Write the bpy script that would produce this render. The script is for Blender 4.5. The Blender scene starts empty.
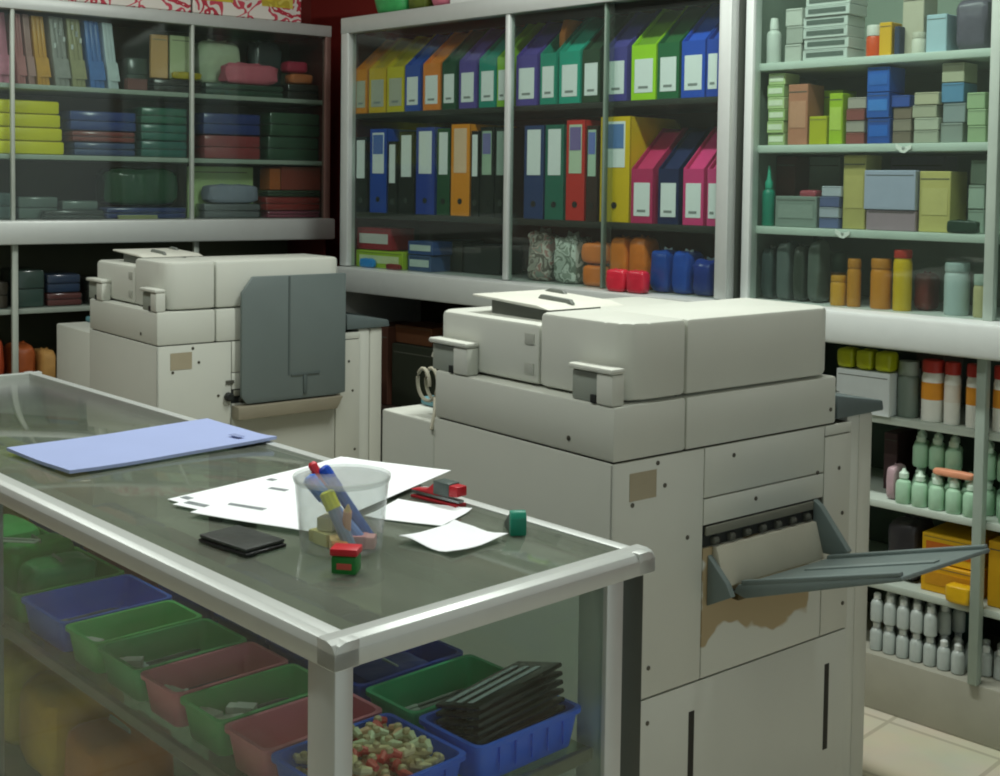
import bpy, bmesh, math, random
from mathutils import Vector, Matrix, noise
random.seed(11)
S = bpy.context.scene
COL = S.collection
R = math.radians

# ------------------------------------------------------------------ camera model
F_PX, CY_PX, CAM_H = 1235.0, 240.0, 1.40
PITCH, ROLL, YAW = R(2.6), R(0.75), R(44.6)

def ray(px, py):
    """World direction of the line of sight through a point of the 1000x776 photograph."""
    X, Z = (px - 500) / F_PX, -(py - CY_PX) / F_PX
    c, s = math.cos(ROLL), math.sin(ROLL)
    x, u = c * X - s * Z, s * X + c * Z
    c, s = math.cos(PITCH), math.sin(PITCH)
    y, z = c + s * u, -s + c * u
    c, s = math.cos(YAW), math.sin(YAW)
    return Vector((c * x - s * y, s * x + c * y, z))

class Frame:
    """A furniture frame of reference: x along its front, y into it, z up."""
    def __init__(self, o, deg):
        self.o, self.a = Vector(o), R(deg)
        self.m = Matrix.Translation(self.o) @ Matrix.Rotation(self.a, 4, 'Z')
        self.inv = self.m.inverted()
    def w(self, x, y, z): return self.m @ Vector((x, y, z))
    def at(self, px, py, yy):
        """Where on the upright plane at depth yy the point of the photo lies: local (x, z)."""
        c = self.inv @ Vector((0, 0, CAM_H)); d = self.inv.to_3x3() @ ray(px, py)
        t = (yy - c.y) / d.y
        p = c + d * t
        return p.x, p.z

BACK = Frame((0, 2.98, 0), 0)
RIGHT = Frame((0, 3.03, 0), 0)
LEFT = Frame((-4.241, 3.26, 0), 80.62)
COUNTER = Frame((-1.057, 0.823, 0), -2.2)

# ------------------------------------------------------------------ materials
def lin(h):
    h = h.lstrip('#')
    v = [int(h[i:i + 2], 16) / 255 for i in (0, 2, 4)]
    return tuple(c / 12.92 if c <= .04045 else ((c + .055) / 1.055) ** 2.4 for c in v) + (1,)

_m = {}
def mat(hexc, rough=.55, metal=0.0, var=.10, scale=14.0, bump=0.0, spec=.4, key=''):
    k = (hexc, rough, metal, var, scale, bump, spec, key)
    if k in _m: return _m[k]
    m = bpy.data.materials.new('surface_' + hexc.lstrip('#')); m.use_nodes = True
    nt = m.node_tree; b = nt.nodes['Principled BSDF']
    tc = nt.nodes.new('ShaderNodeTexCoord'); n = nt.nodes.new('ShaderNodeTexNoise')
    n.inputs['Scale'].default_value = scale; n.inputs['Detail'].default_value = 3
    nt.links.new(tc.outputs['Object'], n.inputs['Vector'])
    mx = nt.nodes.new('ShaderNodeMix'); mx.data_type = 'RGBA'
    c = lin(hexc)
    mx.inputs[6].default_value = tuple(x * (1 - var) for x in c[:3]) + (1,)
    mx.inputs[7].default_value = tuple(min(1, x * (1 + var)) for x in c[:3]) + (1,)
    nt.links.new(n.outputs['Fac'], mx.inputs[0]); nt.links.new(mx.outputs[2], b.inputs['Base Color'])
    b.inputs['Roughness'].default_value = rough; b.inputs['Metallic'].default_value = metal
    b.inputs['Specular IOR Level'].default_value = spec
    if bump:
        bp = nt.nodes.new('ShaderNodeBump'); bp.inputs['Strength'].default_value = bump; bp.inputs['Distance'].default_value = .01
        nt.links.new(n.outputs['Fac'], bp.inputs['Height']); nt.links.new(bp.outputs[0], b.inputs['Normal'])
    _m[k] = m
    return m

def glass_mat(tint, ior=1.5, rough=.03, name='glass', haze=0.0, hazecol='#dfe8e4'):
    m = bpy.data.materials.new(name); m.use_nodes = True
    nt = m.node_tree; nt.nodes.clear()
    out = nt.nodes.new('ShaderNodeOutputMaterial'); mix = nt.nodes.new('ShaderNodeMixShader')
    t = nt.nodes.new('ShaderNodeBsdfTransparent'); g = nt.nodes.new('ShaderNodeBsdfGlossy'); f = nt.nodes.new('ShaderNodeFresnel')
    t.inputs[0].default_value = lin(tint); g.inputs['Roughness'].default_value = rough
    geo = nt.nodes.new('ShaderNodeNewGeometry'); mr = nt.nodes.new('ShaderNodeMapRange')      # the far face of a pane reflects like the near one
    mr.inputs[3].default_value = ior; mr.inputs[4].default_value = 1 / ior
    nt.links.new(geo.outputs['Backfacing'], mr.inputs[0]); nt.links.new(mr.outputs[0], f.inputs[0])
    last = t
    if haze:
        d = nt.nodes.new('ShaderNodeBsdfDiffuse'); d.inputs[0].default_value = lin(hazecol)
        n = nt.nodes.new('ShaderNodeTexNoise'); n.inputs['Scale'].default_value = 9
        mp = nt.nodes.new('ShaderNodeMapRange'); mp.inputs[3].default_value = haze * .7; mp.inputs[4].default_value = haze * 1.3
        nt.links.new(n.outputs['Fac'], mp.inputs[0])
        mh = nt.nodes.new('ShaderNodeMixShader'); nt.links.new(mp.outputs[0], mh.inputs[0])
        nt.links.new(t.outputs[0], mh.inputs[1]); nt.links.new(d.outputs[0], mh.inputs[2]); last = mh
    nt.links.new(f.outputs[0], mix.inputs[0]); nt.links.new(last.outputs[0], mix.inputs[1]); nt.links.new(g.outputs[0], mix.inputs[2])
    nt.links.new(mix.outputs[0], out.inputs[0])
    return m

def pattern_mat(kind, cols, scale=8.0, rough=.5):
    """Printed or laid surfaces: 'print' blobs, 'lines' of printing, 'tile' floor, 'stain'."""
    m = bpy.data.materials.new('surface_' + kind); m.use_nodes = True
    nt = m.node_tree; b = nt.nodes['Principled BSDF']; b.inputs['Roughness'].default_value = rough
    b.inputs['Specular IOR Level'].default_value = .35
    tc = nt.nodes.new('ShaderNodeTexCoord'); L = nt.links.new
    if kind == 'tile':
        br = nt.nodes.new('ShaderNodeTexBrick'); br.offset = 0
        br.inputs['Color1'].default_value = lin(cols[0]); br.inputs['Color2'].default_value = lin(cols[1]); br.inputs['Mortar'].default_value = lin(cols[2])
        br.inputs['Scale'].default_value = 1.0; br.inputs['Mortar Size'].default_value = .006
        br.inputs['Brick Width'].default_value = .3; br.inputs['Row Height'].default_value = .3
        n = nt.nodes.new('ShaderNodeTexNoise'); n.inputs['Scale'].default_value = 6; n.inputs['Detail'].default_value = 5
        mx = nt.nodes.new('ShaderNodeMix'); mx.data_type = 'RGBA'; mx.blend_type = 'MULTIPLY'; mx.inputs[0].default_value = .25
        L(tc.outputs['Object'], br.inputs['Vector']); L(tc.outputs['Object'], n.inputs['Vector'])
        L(br.outputs['Color'], mx.inputs[6]); L(n.outputs['Color'], mx.inputs[7]); L(mx.outputs[2], b.inputs['Base Color'])
        return m
    if kind == 'lines':
        w = nt.nodes.new('ShaderNodeTexWave'); w.bands_direction = 'Y'; w.inputs['Scale'].default_value = scale; w.inputs['Distortion'].default_value = .4
        n = nt.nodes.new('ShaderNodeTexNoise'); n.inputs['Scale'].default_value = 34
        mu = nt.nodes.new('ShaderNodeMath'); mu.operation = 'MULTIPLY'
        r = nt.nodes.new('ShaderNodeValToRGB'); r.color_ramp.elements[0].position = .44; r.color_ramp.elements[1].position = .52
        r.color_ramp.elements[0].color = lin(cols[0]); r.color_ramp.elements[1].color = lin(cols[1])
        L(tc.outputs['Object'], w.inputs['Vector']); L(tc.outputs['Object'], n.inputs['Vector'])
        L(w.outputs['Fac'], mu.inputs[0]); L(n.outputs['Fac'], mu.inputs[1]); L(mu.outputs[0], r.inputs[0]); L(r.outputs[0], b.inputs['Base Color'])
        return m
    n = nt.nodes.new('ShaderNodeTexNoise'); n.inputs['Scale'].default_value = scale; n.inputs['Detail'].default_value = 1.5
    n.inputs['Distortion'].default_value = .8
    r = nt.nodes.new('ShaderNodeValToRGB'); r.color_ramp.interpolation = 'EASE' if kind == 'stain' else 'CONSTANT'
    k = len(cols)
    while len(r.color_ramp.elements) < k: r.color_ramp.elements.new(.5)
    for i, c in enumerate(cols):
        r.color_ramp.elements[i].position = 0 if i == 0 else .36 + .28 * (i / max(1, k - 1)) - .05
        r.color_ramp.elements[i].color = lin(c)
    L(tc.outputs['Object'], n.inputs['Vector']); L(n.outputs['Fac'], r.inputs[0]); L(r.outputs[0], b.inputs['Base Color'])
    return m

ALU = mat('#c3c8c4', .38, .25, .04, 30)
ALU_DK = mat('#8d918e', .45, .25, .05, 30)
WHITE_ALU = mat('#d2d8d4', .4, .1, .04, 30)
GLASS = glass_mat('#f0f6f3', 1.38, .04, 'hazed_cabinet_glass', .022, '#b9c4ba')  # faint diffuse veil mixed in to lighten the dark interiors
PANE = glass_mat('#f2f8f5', 1.34, .04, 'clear_counter_pane')
GLASS_TOP = glass_mat('#d3ded6', 1.45, .05, 'hazed_counter_glass', .22, '#b2b8a8')  # dust plus extra grey haze, put in to brighten the dark top
SHELF_GLASS = glass_mat('#cfdcd3', 1.5, .05, 'shelf_glass')
CLEAR_BAG = glass_mat('#d5ddda', 1.45, .18, 'clear_plastic_film', .025)
FROST = glass_mat('#f6f8f7', 1.3, .25, 'frosted_plastic', .13, '#f2f5f4')
PAPER = mat('#eef2f4', .8, 0, .03, 20, 0, .2)
LABEL = mat('#eef1f2', .7, 0, .05, 60, 0, .2)
DARK = mat('#1d211f', .6)

# ------------------------------------------------------------------ mesh helpers
class MB:
    def __init__(self): self.bm = bmesh.new()
    def box(self, x0, x1, y0, y1, z0, z1, b=0.0, seg=2, m=None):
        bm = self.bm
        M = Matrix.Translation(((x0 + x1) / 2, (y0 + y1) / 2, (z0 + z1) / 2)) @ Matrix.Diagonal((abs(x1 - x0), abs(y1 - y0), abs(z1 - z0), 1))
        if m is not None: M = m @ M
        vs = bmesh.ops.create_cube(bm, size=1, matrix=M)['verts']
        if b > 0:
            b = min(b, .49 * min(abs(x1 - x0), abs(y1 - y0), abs(z1 - z0)))
            es = list({e for v in vs for e in v.link_edges})
            bmesh.ops.bevel(bm, geom=es, offset=b, segments=seg, profile=.5, affect='EDGES')
        return self
    def prism(self, pts, axis, a0, a1, b=0.0, m=None):
        """pts: a 2-D outline; axis 'x' takes (y,z), 'y' takes (x,z), 'z' takes (x,y)."""
        bm = self.bm
        def P(p, a):
            v = Vector({'x': (a, p[0], p[1]), 'y': (p[0], a, p[1]), 'z': (p[0], p[1], a)}[axis])
            return m @ v if m is not None else v
        A = [bm.verts.new(P(p, a0)) for p in pts]; B = [bm.verts.new(P(p, a1)) for p in pts]
        fs = [bm.faces.new(A), bm.faces.new(B[::-1])]
        n = len(pts)
        for i in range(n): fs.append(bm.faces.new((A[i], B[i], B[(i + 1) % n], A[(i + 1) % n])))
        bmesh.ops.recalc_face_normals(bm, faces=fs)
        if b > 0:
            bmesh.ops.bevel(bm, geom=list({e for f in fs for e in f.edges}), offset=b, segments=2, profile=.5, affect='EDGES')
        return self
    def lathe(self, prof, seg=20, c=(0, 0), m=None):
        bm = self.bm; rings = []
        for r, z in prof:
            ring = []
            for k in range(seg):
                t = 2 * math.pi * k / seg
                v = Vector((c[0] + r * math.cos(t), c[1] + r * math.sin(t), z))
                ring.append(bm.verts.new(m @ v if m is not None else v))
            rings.append(ring)
        fs = []
        for i in range(len(rings) - 1):
            for k in range(seg):
                fs.append(bm.faces.new((rings[i][k], rings[i][(k + 1) % seg], rings[i + 1][(k + 1) % seg], rings[i + 1][k])))
        if prof[0][0] > 1e-5: fs.append(bm.faces.new(rings[0][::-1]))
        if prof[-1][0] > 1e-5: fs.append(bm.faces.new(rings[-1]))
        bmesh.ops.recalc_face_normals(bm, faces=fs)
        return self
    def tube(self, pts, r, seg=8):
        bm = self.bm; pts = [Vector(p) for p in pts]; rings = []
        for i, p in enumerate(pts):
            d = (pts[min(i + 1, len(pts) - 1)] - pts[max(i - 1, 0)]).normalized()
            u = d.cross(Vector((0, 0, 1)) if abs(d.z) < .9 else Vector((1, 0, 0))).normalized(); v = d.cross(u)
            rr = r[i] if isinstance(r, (list, tuple)) else r
            rings.append([bm.verts.new(p + (u * math.cos(2 * math.pi * k / seg) + v * math.sin(2 * math.pi * k / seg)) * rr) for k in range(seg)])
        fs = [bm.faces.new(rings[0][::-1]), bm.faces.new(rings[-1])]
        for i in range(len(rings) - 1):
            for k in range(seg): fs.append(bm.faces.new((rings[i][k], rings[i][(k + 1) % seg], rings[i + 1][(k + 1) % seg], rings[i + 1][k])))
        bmesh.ops.recalc_face_normals(bm, faces=fs)
        return self
    def bag(self, x0, x1, y0, y1, z0, z1, seed=0, lump=.16, power=.45):
        """A stuffed packet: a squarish round body with wrinkles, flat where it rests."""
        bm = self.bm; nu, nv = 20, 12
        cx, cy, cz = (x0 + x1) / 2, (y0 + y1) / 2, (z0 + z1) / 2
        sx, sy, sz = (x1 - x0) / 2, (y1 - y0) / 2, (z1 - z0) / 2
        sg = lambda v, e: math.copysign(abs(v) ** e, v)
        def pt(i, j):
            t = 2 * math.pi * i / nu; p = -math.pi / 2 + math.pi * j / nv
            x, y, z = sg(math.cos(p), power) * sg(math.cos(t), power), sg(math.cos(p), power) * sg(math.sin(t), power), sg(math.sin(p), power)
            k = 1 - lump * (.5 + .5 * noise.noise(Vector((x * 2.1 + seed * 7.3, y * 2.1 + seed * 1.7, z * 2.6)))) - lump * .5 * abs(noise.noise(Vector((x * 6 + seed, y * 6, z * 6))))
            zz = cz + sz * z * (k if z > 0 else 1)
            return Vector((cx + sx * x * k, cy + sy * y * k, max(z0, zz)))
        rows = [[bm.verts.new(pt(i, j)) for i in range(nu)] for j in range(1, nv)]
        lo, hi = bm.verts.new((cx, cy, z0)), bm.verts.new(pt(0, nv))
        fs = []
        for j in range(nv - 2):
            for i in range(nu): fs.append(bm.faces.new((rows[j][i], rows[j][(i + 1) % nu], rows[j + 1][(i + 1) % nu], rows[j + 1][i])))
        for i in range(nu):
            fs.append(bm.faces.new((lo, rows[0][(i + 1) % nu], rows[0][i]))); fs.append(bm.faces.new((hi, rows[-1][i], rows[-1][(i + 1) % nu])))
        bmesh.ops.recalc_face_normals(bm, faces=fs)
        return self
    def sheet(self, w, d, th=.0008, curl=0.0, nx=8, ny=8, seed=1):
        """A sheet of paper lying at z=0, its corners lifting a little."""
        bm = self.bm; top, bot = [], []
        for j in range(ny + 1):
            for i in range(nx + 1):
                u, v = i / nx - .5, j / ny - .5
                z = curl * (abs(u * 2) ** 3 * .6 + abs(v * 2) ** 3 * .6) * (.6 + .8 * noise.noise(Vector((u * 2 + seed, v * 2, seed)))) if curl else 0
                z = max(0, z)
                top.append(bm.verts.new((u * w, v * d, z + th))); bot.append(bm.verts.new((u * w, v * d, z)))
        k = nx + 1
        for j in range(ny):
            for i in range(nx):
                a = j * k + i
                bm.faces.new((top[a], top[a + 1], top[a + k + 1], top[a + k])); bm.faces.new((bot[a], bot[a + k], bot[a + k + 1], bot[a + 1]))
        ring = [i for i in range(k)] + [j * k + nx for j in range(1, ny + 1)] + [ny * k + i for i in range(nx - 1, -1, -1)] + [j * k for j in range(ny - 1, 0, -1)]
        for a, b in zip(ring, ring[1:] + ring[:1]): bm.faces.new((bot[a], bot[b], top[b], top[a]))
        return self
    def build(self, name, m, parent=None, label=None):
        me = bpy.data.meshes.new(name); self.bm.to_mesh(me); self.bm.free()
        me.materials.append(m)
        me.polygons.foreach_set('use_smooth', [True] * len(me.polygons)); me.set_sharp_from_angle(angle=R(32))
        o = bpy.data.objects.new(name, me); COL.objects.link(o)
        if parent is not None: o.parent = parent
        if label: o['label'] = label
        return o

def tag(o, label=None, cat=None, group=None, kind=None):
    for k, v in (('label', label), ('category', cat), ('group', group), ('kind', kind)):
        if v: o[k] = v
    return o

def thing(name, label, cat, loc=(0, 0, 0), rz=0.0, group=None):
    o = bpy.data.objects.new(name, None); COL.objects.link(o)
    o.empty_display_size = .05; o.location = loc; o.rotation_euler = (0, 0, rz)
    return tag(o, label, cat, group)

def put(o, loc, rot=(0, 0, 0)):
    o.location = loc; o.rotation_euler = rot
    return o

def children_of(o): return [c for c in COL.objects if c.parent == o]

def copy_thing(o, loc, rot, label, group=None):
    c = o.copy(); COL.objects.link(c); c.location = loc; c.rotation_euler = rot
    tag(c, label, None, group)
    for ch in children_of(o):
        d = ch.copy(); COL.objects.link(d); d.parent = c
        for g in children_of(ch):
            e = g.copy(); COL.objects.link(e); e.parent = d
    return c

# ------------------------------------------------------------------ the room
def struct(name, mb, m, label, cat): return tag(mb.build(name, m), label, cat, None, 'structure')
struct('floor', MB().box(-5.9, 2.6, -3.2, 3.6, -.06, 0), pattern_mat('tile', ('#e4ddc8', '#dfd7c0', '#c4bca6'), 1, .35), 'cream square floor tiles of the shop', 'floor')
struct('ceiling', MB().box(-5.9, 2.6, -3.2, 3.6, 2.9, 2.96), mat('#d9d8d0', .9), 'plain pale ceiling of the shop', 'ceiling')
struct('wall_back', MB().box(-5.9, 2.6, 3.46, 3.56, 0, 2.9), mat('#7c2018', .8, 0, .08, 5), 'dark red painted wall behind the cabinets', 'wall')
lw = MB().box(-6.9, .6, .44, .54, 0, 2.9).build('wall_left', mat('#6f241d', .8, 0, .08, 5)); lw.matrix_world = LEFT.m.copy()
tag(lw, 'dark red wall behind the stacked clothing cabinet', 'wall', None, 'structure')
struct('shade_wall_front', MB().box(-7.0, 2.6, -3.2, -3.1, 0, 2.9), mat('#8f8c80', .8), 'plain grey wall added to shade the open customers side of the shop', 'wall')  # unseen wall added to keep light off the copiers' backs

# ------------------------------------------------------------------ display cabinets
def cab_glass(mb_args, parent, m=GLASS): return MB().box(*mb_args).build('glass_pane', m, parent)

def back_cabinet():
    o = thing('display_cabinet', 'aluminium framed glass cabinet holding the rows of binders and magazine files', 'cabinet', BACK.w(-3.815, 0, 0))
    W, D = 1.791, .42
    fr = lambda n, *a, m=ALU, b=.003: MB().box(*a, b=b).build(n, m, o)
    fr('post', 0, .045, 0, .04, 1.075, 2.03); fr('post', W - .042, W, 0, .04, 1.075, 2.03)
    fr('mullion', .884, .906, .004, .03, 1.075, 1.972, m=ALU)
    fr('top_rail', 0, W, -.002, .05, 1.97, 2.03); fr('top_board', .0, W, .05, D, 2.0, 2.028, m=ALU_DK)
    fr('ledge', -.005, W + .005, -.05, D, .982, 1.072, b=.006, m=ALU)
    fr('back_panel', .0, W, D - .012, D, 1.072, 2.0, m=mat('#5a2019', .8)); fr('side_panel', .0, .008, .04, D - .012, 1.075, 2.0, m=mat('#5c2a22', .8))
    fr('side_panel', W - .008, W, .04, D - .012, 1.075, 2.0, m=mat('#4a5048', .8))
    dk = mat('#2a2d27', .6)
    fr('shelf', .01, W - .01, .042, D - .014, 1.645, 1.664, m=dk, b=.002); fr('shelf', .01, W - .01, .042, D - .014, 1.262, 1.284, m=dk, b=.002)
    cab_glass((.045, .908, .022, .027, 1.075, 1.97), o); cab_glass((.908, 1.35, .012, .017, 1.075, 1.97), o)
    cab_glass((1.318, W - .042, .022, .027, 1.075, 1.97), o)
    MB().box(1.311, 1.319, .010, .030, 1.075, 1.97, .002).build('sliding_door_edge', mat('#6c7c70', .3), o)
    # lower, open part
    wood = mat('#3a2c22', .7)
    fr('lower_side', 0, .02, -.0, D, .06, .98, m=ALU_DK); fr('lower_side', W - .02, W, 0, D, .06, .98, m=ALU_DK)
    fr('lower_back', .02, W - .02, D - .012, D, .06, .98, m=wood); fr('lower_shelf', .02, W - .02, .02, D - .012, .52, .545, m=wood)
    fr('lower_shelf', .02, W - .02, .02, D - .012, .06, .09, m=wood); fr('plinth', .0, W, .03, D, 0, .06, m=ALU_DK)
    return o
back_cabinet()

def right_cabinet():
    o = thing('display_cabinet', 'tall white framed glass cabinet full of small boxes over open lower shelves', 'cabinet', RIGHT.w(-2.009, 0, 0))
    W, D = 1.43, .40
    fr = lambda n, *a, m=WHITE_ALU, b=.003: MB().box(*a, b=b).build(n, m, o)
    fr('post', 0, .026, 0, .045, 1.075, 2.32); fr('post', W - .026, W, 0, .045, 1.075, 2.32)
    fr('mullion', .711, .737, .002, .03, 1.075, 2.27, m=mat('#a9b8ac', .4, .1)); fr('top_rail', 0, W, 0, .05, 2.26, 2.32); fr('top_board', 0, W, .05, D, 2.29, 2.315)
    fr('ledge', -.004, W, -.06, D, .985, 1.075, b=.012)
    gp = mat('#8a988a', .8)
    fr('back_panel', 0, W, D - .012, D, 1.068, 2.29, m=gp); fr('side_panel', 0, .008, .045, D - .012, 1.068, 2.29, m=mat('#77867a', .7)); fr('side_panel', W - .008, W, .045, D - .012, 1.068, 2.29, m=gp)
    for z in (1.756, 1.521, 1.288): fr('shelf', .01, W - .01, .036, D - .014, z - .022, z, m=mat('#c6d2c8', .4), b=.003)
    cab_glass((.026, .724, .012, .017, 1.075, 2.26), o); cab_glass((.724, W - .026, .022, .027, 1.075, 2.26), o)
    fr('lower_post', 0, .03, 0, .04, .15, .982, m=ALU); fr('lower_post', W - .03, W, 0, .04, .15, .982, m=ALU)
    fr('lower_mullion', .702, .727, .0, .03, .15, .982, m=mat('#9aa89d', .4, .1))
    for z in (.792, .564, .342): fr('lower_shelf', .01, W - .01, .032, D - .014, z - .02, z, m=mat('#b9c4b9', .45), b=.003)
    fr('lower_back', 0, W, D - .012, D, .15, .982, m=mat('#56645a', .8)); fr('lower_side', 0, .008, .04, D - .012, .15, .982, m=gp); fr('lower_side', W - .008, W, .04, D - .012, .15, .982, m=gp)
    fr('plinth', 0, W, .012, D, 0, .15, m=mat('#a3a294', .6), b=.004)
    return o
right_cabinet()

def left_cabinet():
    o = thing('display_cabinet', 'glass fronted cabinet of folded packets, wide ledge across its middle', 'cabinet', LEFT.w(-2.0, 0, 0), LEFT.a)
    W, D = 2.0, .40
    fr = lambda n, *a, m=ALU, b=.003: MB().box(*a, b=b).build(n, m, o)
    fr('post', W - .026, W, 0, .03, 1.24, 2.05, m=mat('#8a6a62', .4, .2)); fr('post', 0, .035, 0, .035, 1.24, 2.05)  # red wall's reflection put into the first post's colour
    for u in (.695, 1.383): fr('mullion', u - .007, u + .007, 0, .025, 1.24, 2.02, m=mat('#b0b8ae', .4, .15))
    fr('top_rail', 0, W, -.004, .05, 2.015, 2.062); fr('top_board', 0, W, .05, D, 2.03, 2.055, m=ALU_DK)
    fr('ledge', 0, W, -.05, D, 1.155, 1.243, b=.008)
    bk = mat('#565a48', .8)
    fr('back_panel', 0, W, D - .012, D, .1, 2.03, m=bk); fr('side_panel', 0, .01, .035, D - .012, .1, 2.03, m=bk); fr('side_panel', W - .01, W, .035, D - .012, .1, 2.03, m=mat('#5b1d17', .8))
    for z in (1.747, 1.487): fr('shelf', .012, W - .012, .03, D - .014, z - .018, z, m=mat('#a7b2a6', .4), b=.002)
    cab_glass((.035, .695, .012, .017, 1.243, 2.015), o); cab_glass((.695, 1.383, .020, .025, 1.243, 2.015), o); cab_glass((1.383, W - .026, .012, .017, 1.243, 2.015), o)
    for z in (.912, .60, .30): fr('lower_shelf', .012, W - .012, .02, D - .014, z - .018, z, m=mat('#8e988e', .4), b=.002)
    for u in (.70, 1.40): fr('lower_mullion', u - .011, u + .011, 0, .02, .1, 1.155, m=mat('#b0b8ae', .4, .15))
    fr('plinth', 0, W, .01, D, 0, .1, m=ALU_DK)
    return o
left_cabinet()

# ------------------------------------------------------------------ goods: builders
CEILS = {id(BACK): (.52, .98, 1.262, 1.645, 1.97), id(RIGHT): (.322, .544, .772, .98, 1.266, 1.499, 1.734, 2.25), id(LEFT): (.582, .894, 1.153, 1.469, 1.729, 2.012)}
def cap_h(fr, z, h):
    """Keep a thing lower than the board above it."""
    for c in CEILS[id(fr)]:
        if c > z + .03: return min(h, c - z - .006)
    return h
LIMITS = {id(BACK): (-3.803, -2.036), id(RIGHT): (-1.998, -.60), id(LEFT): (-1.98, -.014)}
def span(fr, px0, px1, py, yy):
    """Left and right end of a thing at depth yy, kept between the end panels of its cabinet."""
    lo, hi = LIMITS[id(fr)]
    a, b = fr.at(px0, py, yy)[0], fr.at(px1, py, yy)[0]
    if a < lo: a, b = lo, b + (lo - a) * .5
    if b > hi: a, b = a - (b - hi) * .5, hi
    return a, b

def mag_file(fr, px0, px1, py, z, col, label, yy=.043, group=None, open_col=None, labcol=LABEL, lab=(.14, .88, .022, .125)):
    x0, x1 = span(fr, px0, px1, py, yy)
    w, d, fh, bh, t = x1 - x0 - .003, .25, .168, .30, .003
    o = thing('magazine_file', label, 'file', fr.w(x0, yy, z + .0005), fr.a, group)
    m = mat(col, .5, 0, .07, 20)
    side = [(0, 0), (d, 0), (d, bh), (d * .62, bh), (0, fh)]
    b = MB()
    b.prism(side, 'x', 0, t); b.prism(side, 'x', w - t, w); b.box(t, w - t, 0, t, 0, fh); b.box(t, w - t, d - t, d, 0, bh); b.box(t, w - t, t, d - t, 0, t)
    b.build('file_body', m, o)
    if open_col != 'none': MB().prism([(t + .004, fh - .01), (d * .62, bh - .012), (d - t - .004, bh - .012), (d - t - .004, .01), (t + .004, .01)], 'x', t + .003, w - t - .003).build('paper_contents', mat(open_col or col, .7, 0, .15, 30), o)
    lc = MB().box(w * lab[0], w * lab[1], -.0012, 0, lab[2], lab[3]).build('label_card', labcol, o)
    MB().box(w * .3, w * .7, -.0018, -.0012, lab[2] + .012, lab[2] + .02).build('printed_line', mat('#8b918f', .8), lc)
    return o

def binder(fr, px0, px1, py, z, col, label, sticker=None, yy=.043, h=.318, labcol=LABEL, lab0=.45, group=None):
    x0, x1 = span(fr, px0, px1, py, yy)
    w, d = x1 - x0 - .003, .265
    o = thing('lever_arch_binder', label, 'binder', fr.w(x0, yy, z + .0005), fr.a, group)
    m = mat(col, .45, 0, .06, 20)
    c = MB(); t = .003
    c.prism([(0, 0), (0, h), (d - .03, h), (d, h - .03), (d, 0)], 'x', 0, t); c.prism([(0, 0), (0, h), (d - .03, h), (d, h - .03), (d, 0)], 'x', w - t, w)
    c.box(0, w, -.001, .004, 0, h, .0008, 1)
    c.build('cover', m, o)
    MB().box(t + .003, w - t - .006, .02, d - .012, .006, h - .02).build('paper_block', mat('#cfd2c8', .9, 0, .1, 60), o)
    sl = MB().box(w * .16, w * .84, -.0022, -.001, h * lab0, h * .955).build('spine_label', labcol, o)
    if sticker: MB().box(w * .2, w * .8, -.003, -.0022, h * .70, h * .93).build('spine_sticker', mat(sticker, .6), sl)
    MB().lathe([(.004, 0), (.0105, 0), (.0105, .0022), (.004, .0022)], 16, m=Matrix.Translation((w / 2, -.001, h * .16)) @ Matrix.Rotation(R(90), 4, 'X')).build('finger_ring', DARK if col != '#101714' else mat('#4c524e', .3, .6), o)
    return o

def carton(fr, px0, px1, ptop, z, yy, depth, col, label, band=None, name='carton', cat='box', group=None, h=None, rz=0.0, lid=None, pmid=None):
    """A small card box standing with its front at depth yy; its top at the photo height ptop, or h tall."""
    if h is None: h = cap_h(fr, z, fr.at((px0 + px1) / 2, ptop, yy)[1] - z)
    pm = pmid if pmid is not None else ptop + 6
    x0, x1 = span(fr, px0, px1, pm, yy); w = x1 - x0 - .002
    o = thing(name, label, cat, fr.w(x0, yy, z + .0005), fr.a + rz, group)
    MB().box(0, w, 0, depth, 0, h - .0012, .0018, 1).build('box_body', mat(col, .6, 0, .08, 25), o)
    if band: MB().box(w * .08, w * .92, -.0012, 0, h * .28, h * .72).build('printed_band', mat(band, .6, 0, .12, 60), o)
    if lid: MB().box(-.001, w + .001, -.001, depth + .0005, h - max(.008, h * .22), h - .001, .001, 1).build('lid', mat(lid, .6), o)
    else: MB().box(w * .04, w * .96, -.0009, .0, h * .86, h * .875).build('flap_seam', mat('#57584e', .8), o)
    return o

ORD = ['topmost', 'second from the top', 'third from the top', 'fourth from the top', 'fifth from the top', 'sixth from the top', 'seventh from the top']
def box_stack(fr, px0, px1, ptop, z, yy, depth, cols, what, bands=None, group=None, pmid=None):
    n = len(cols); h = cap_h(fr, z, fr.at((px0 + px1) / 2, ptop, yy)[1] - z) / n
    for i in range(n):
        k = n - 1 - i
        lab = f'{what}, {ORD[k] if k < n - 1 or n == 1 else "lowest"} of its stack'
        jx = random.uniform(-1.2, 1.2)
        carton(fr, px0 + jx, px1 + jx, ptop, z + i * h, yy + random.uniform(0, .006), depth, cols[i], lab, bands[i] if bands else None, 'small_box', 'box', group, h, 0, None, pmid if pmid is not None else ptop + 20)

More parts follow.
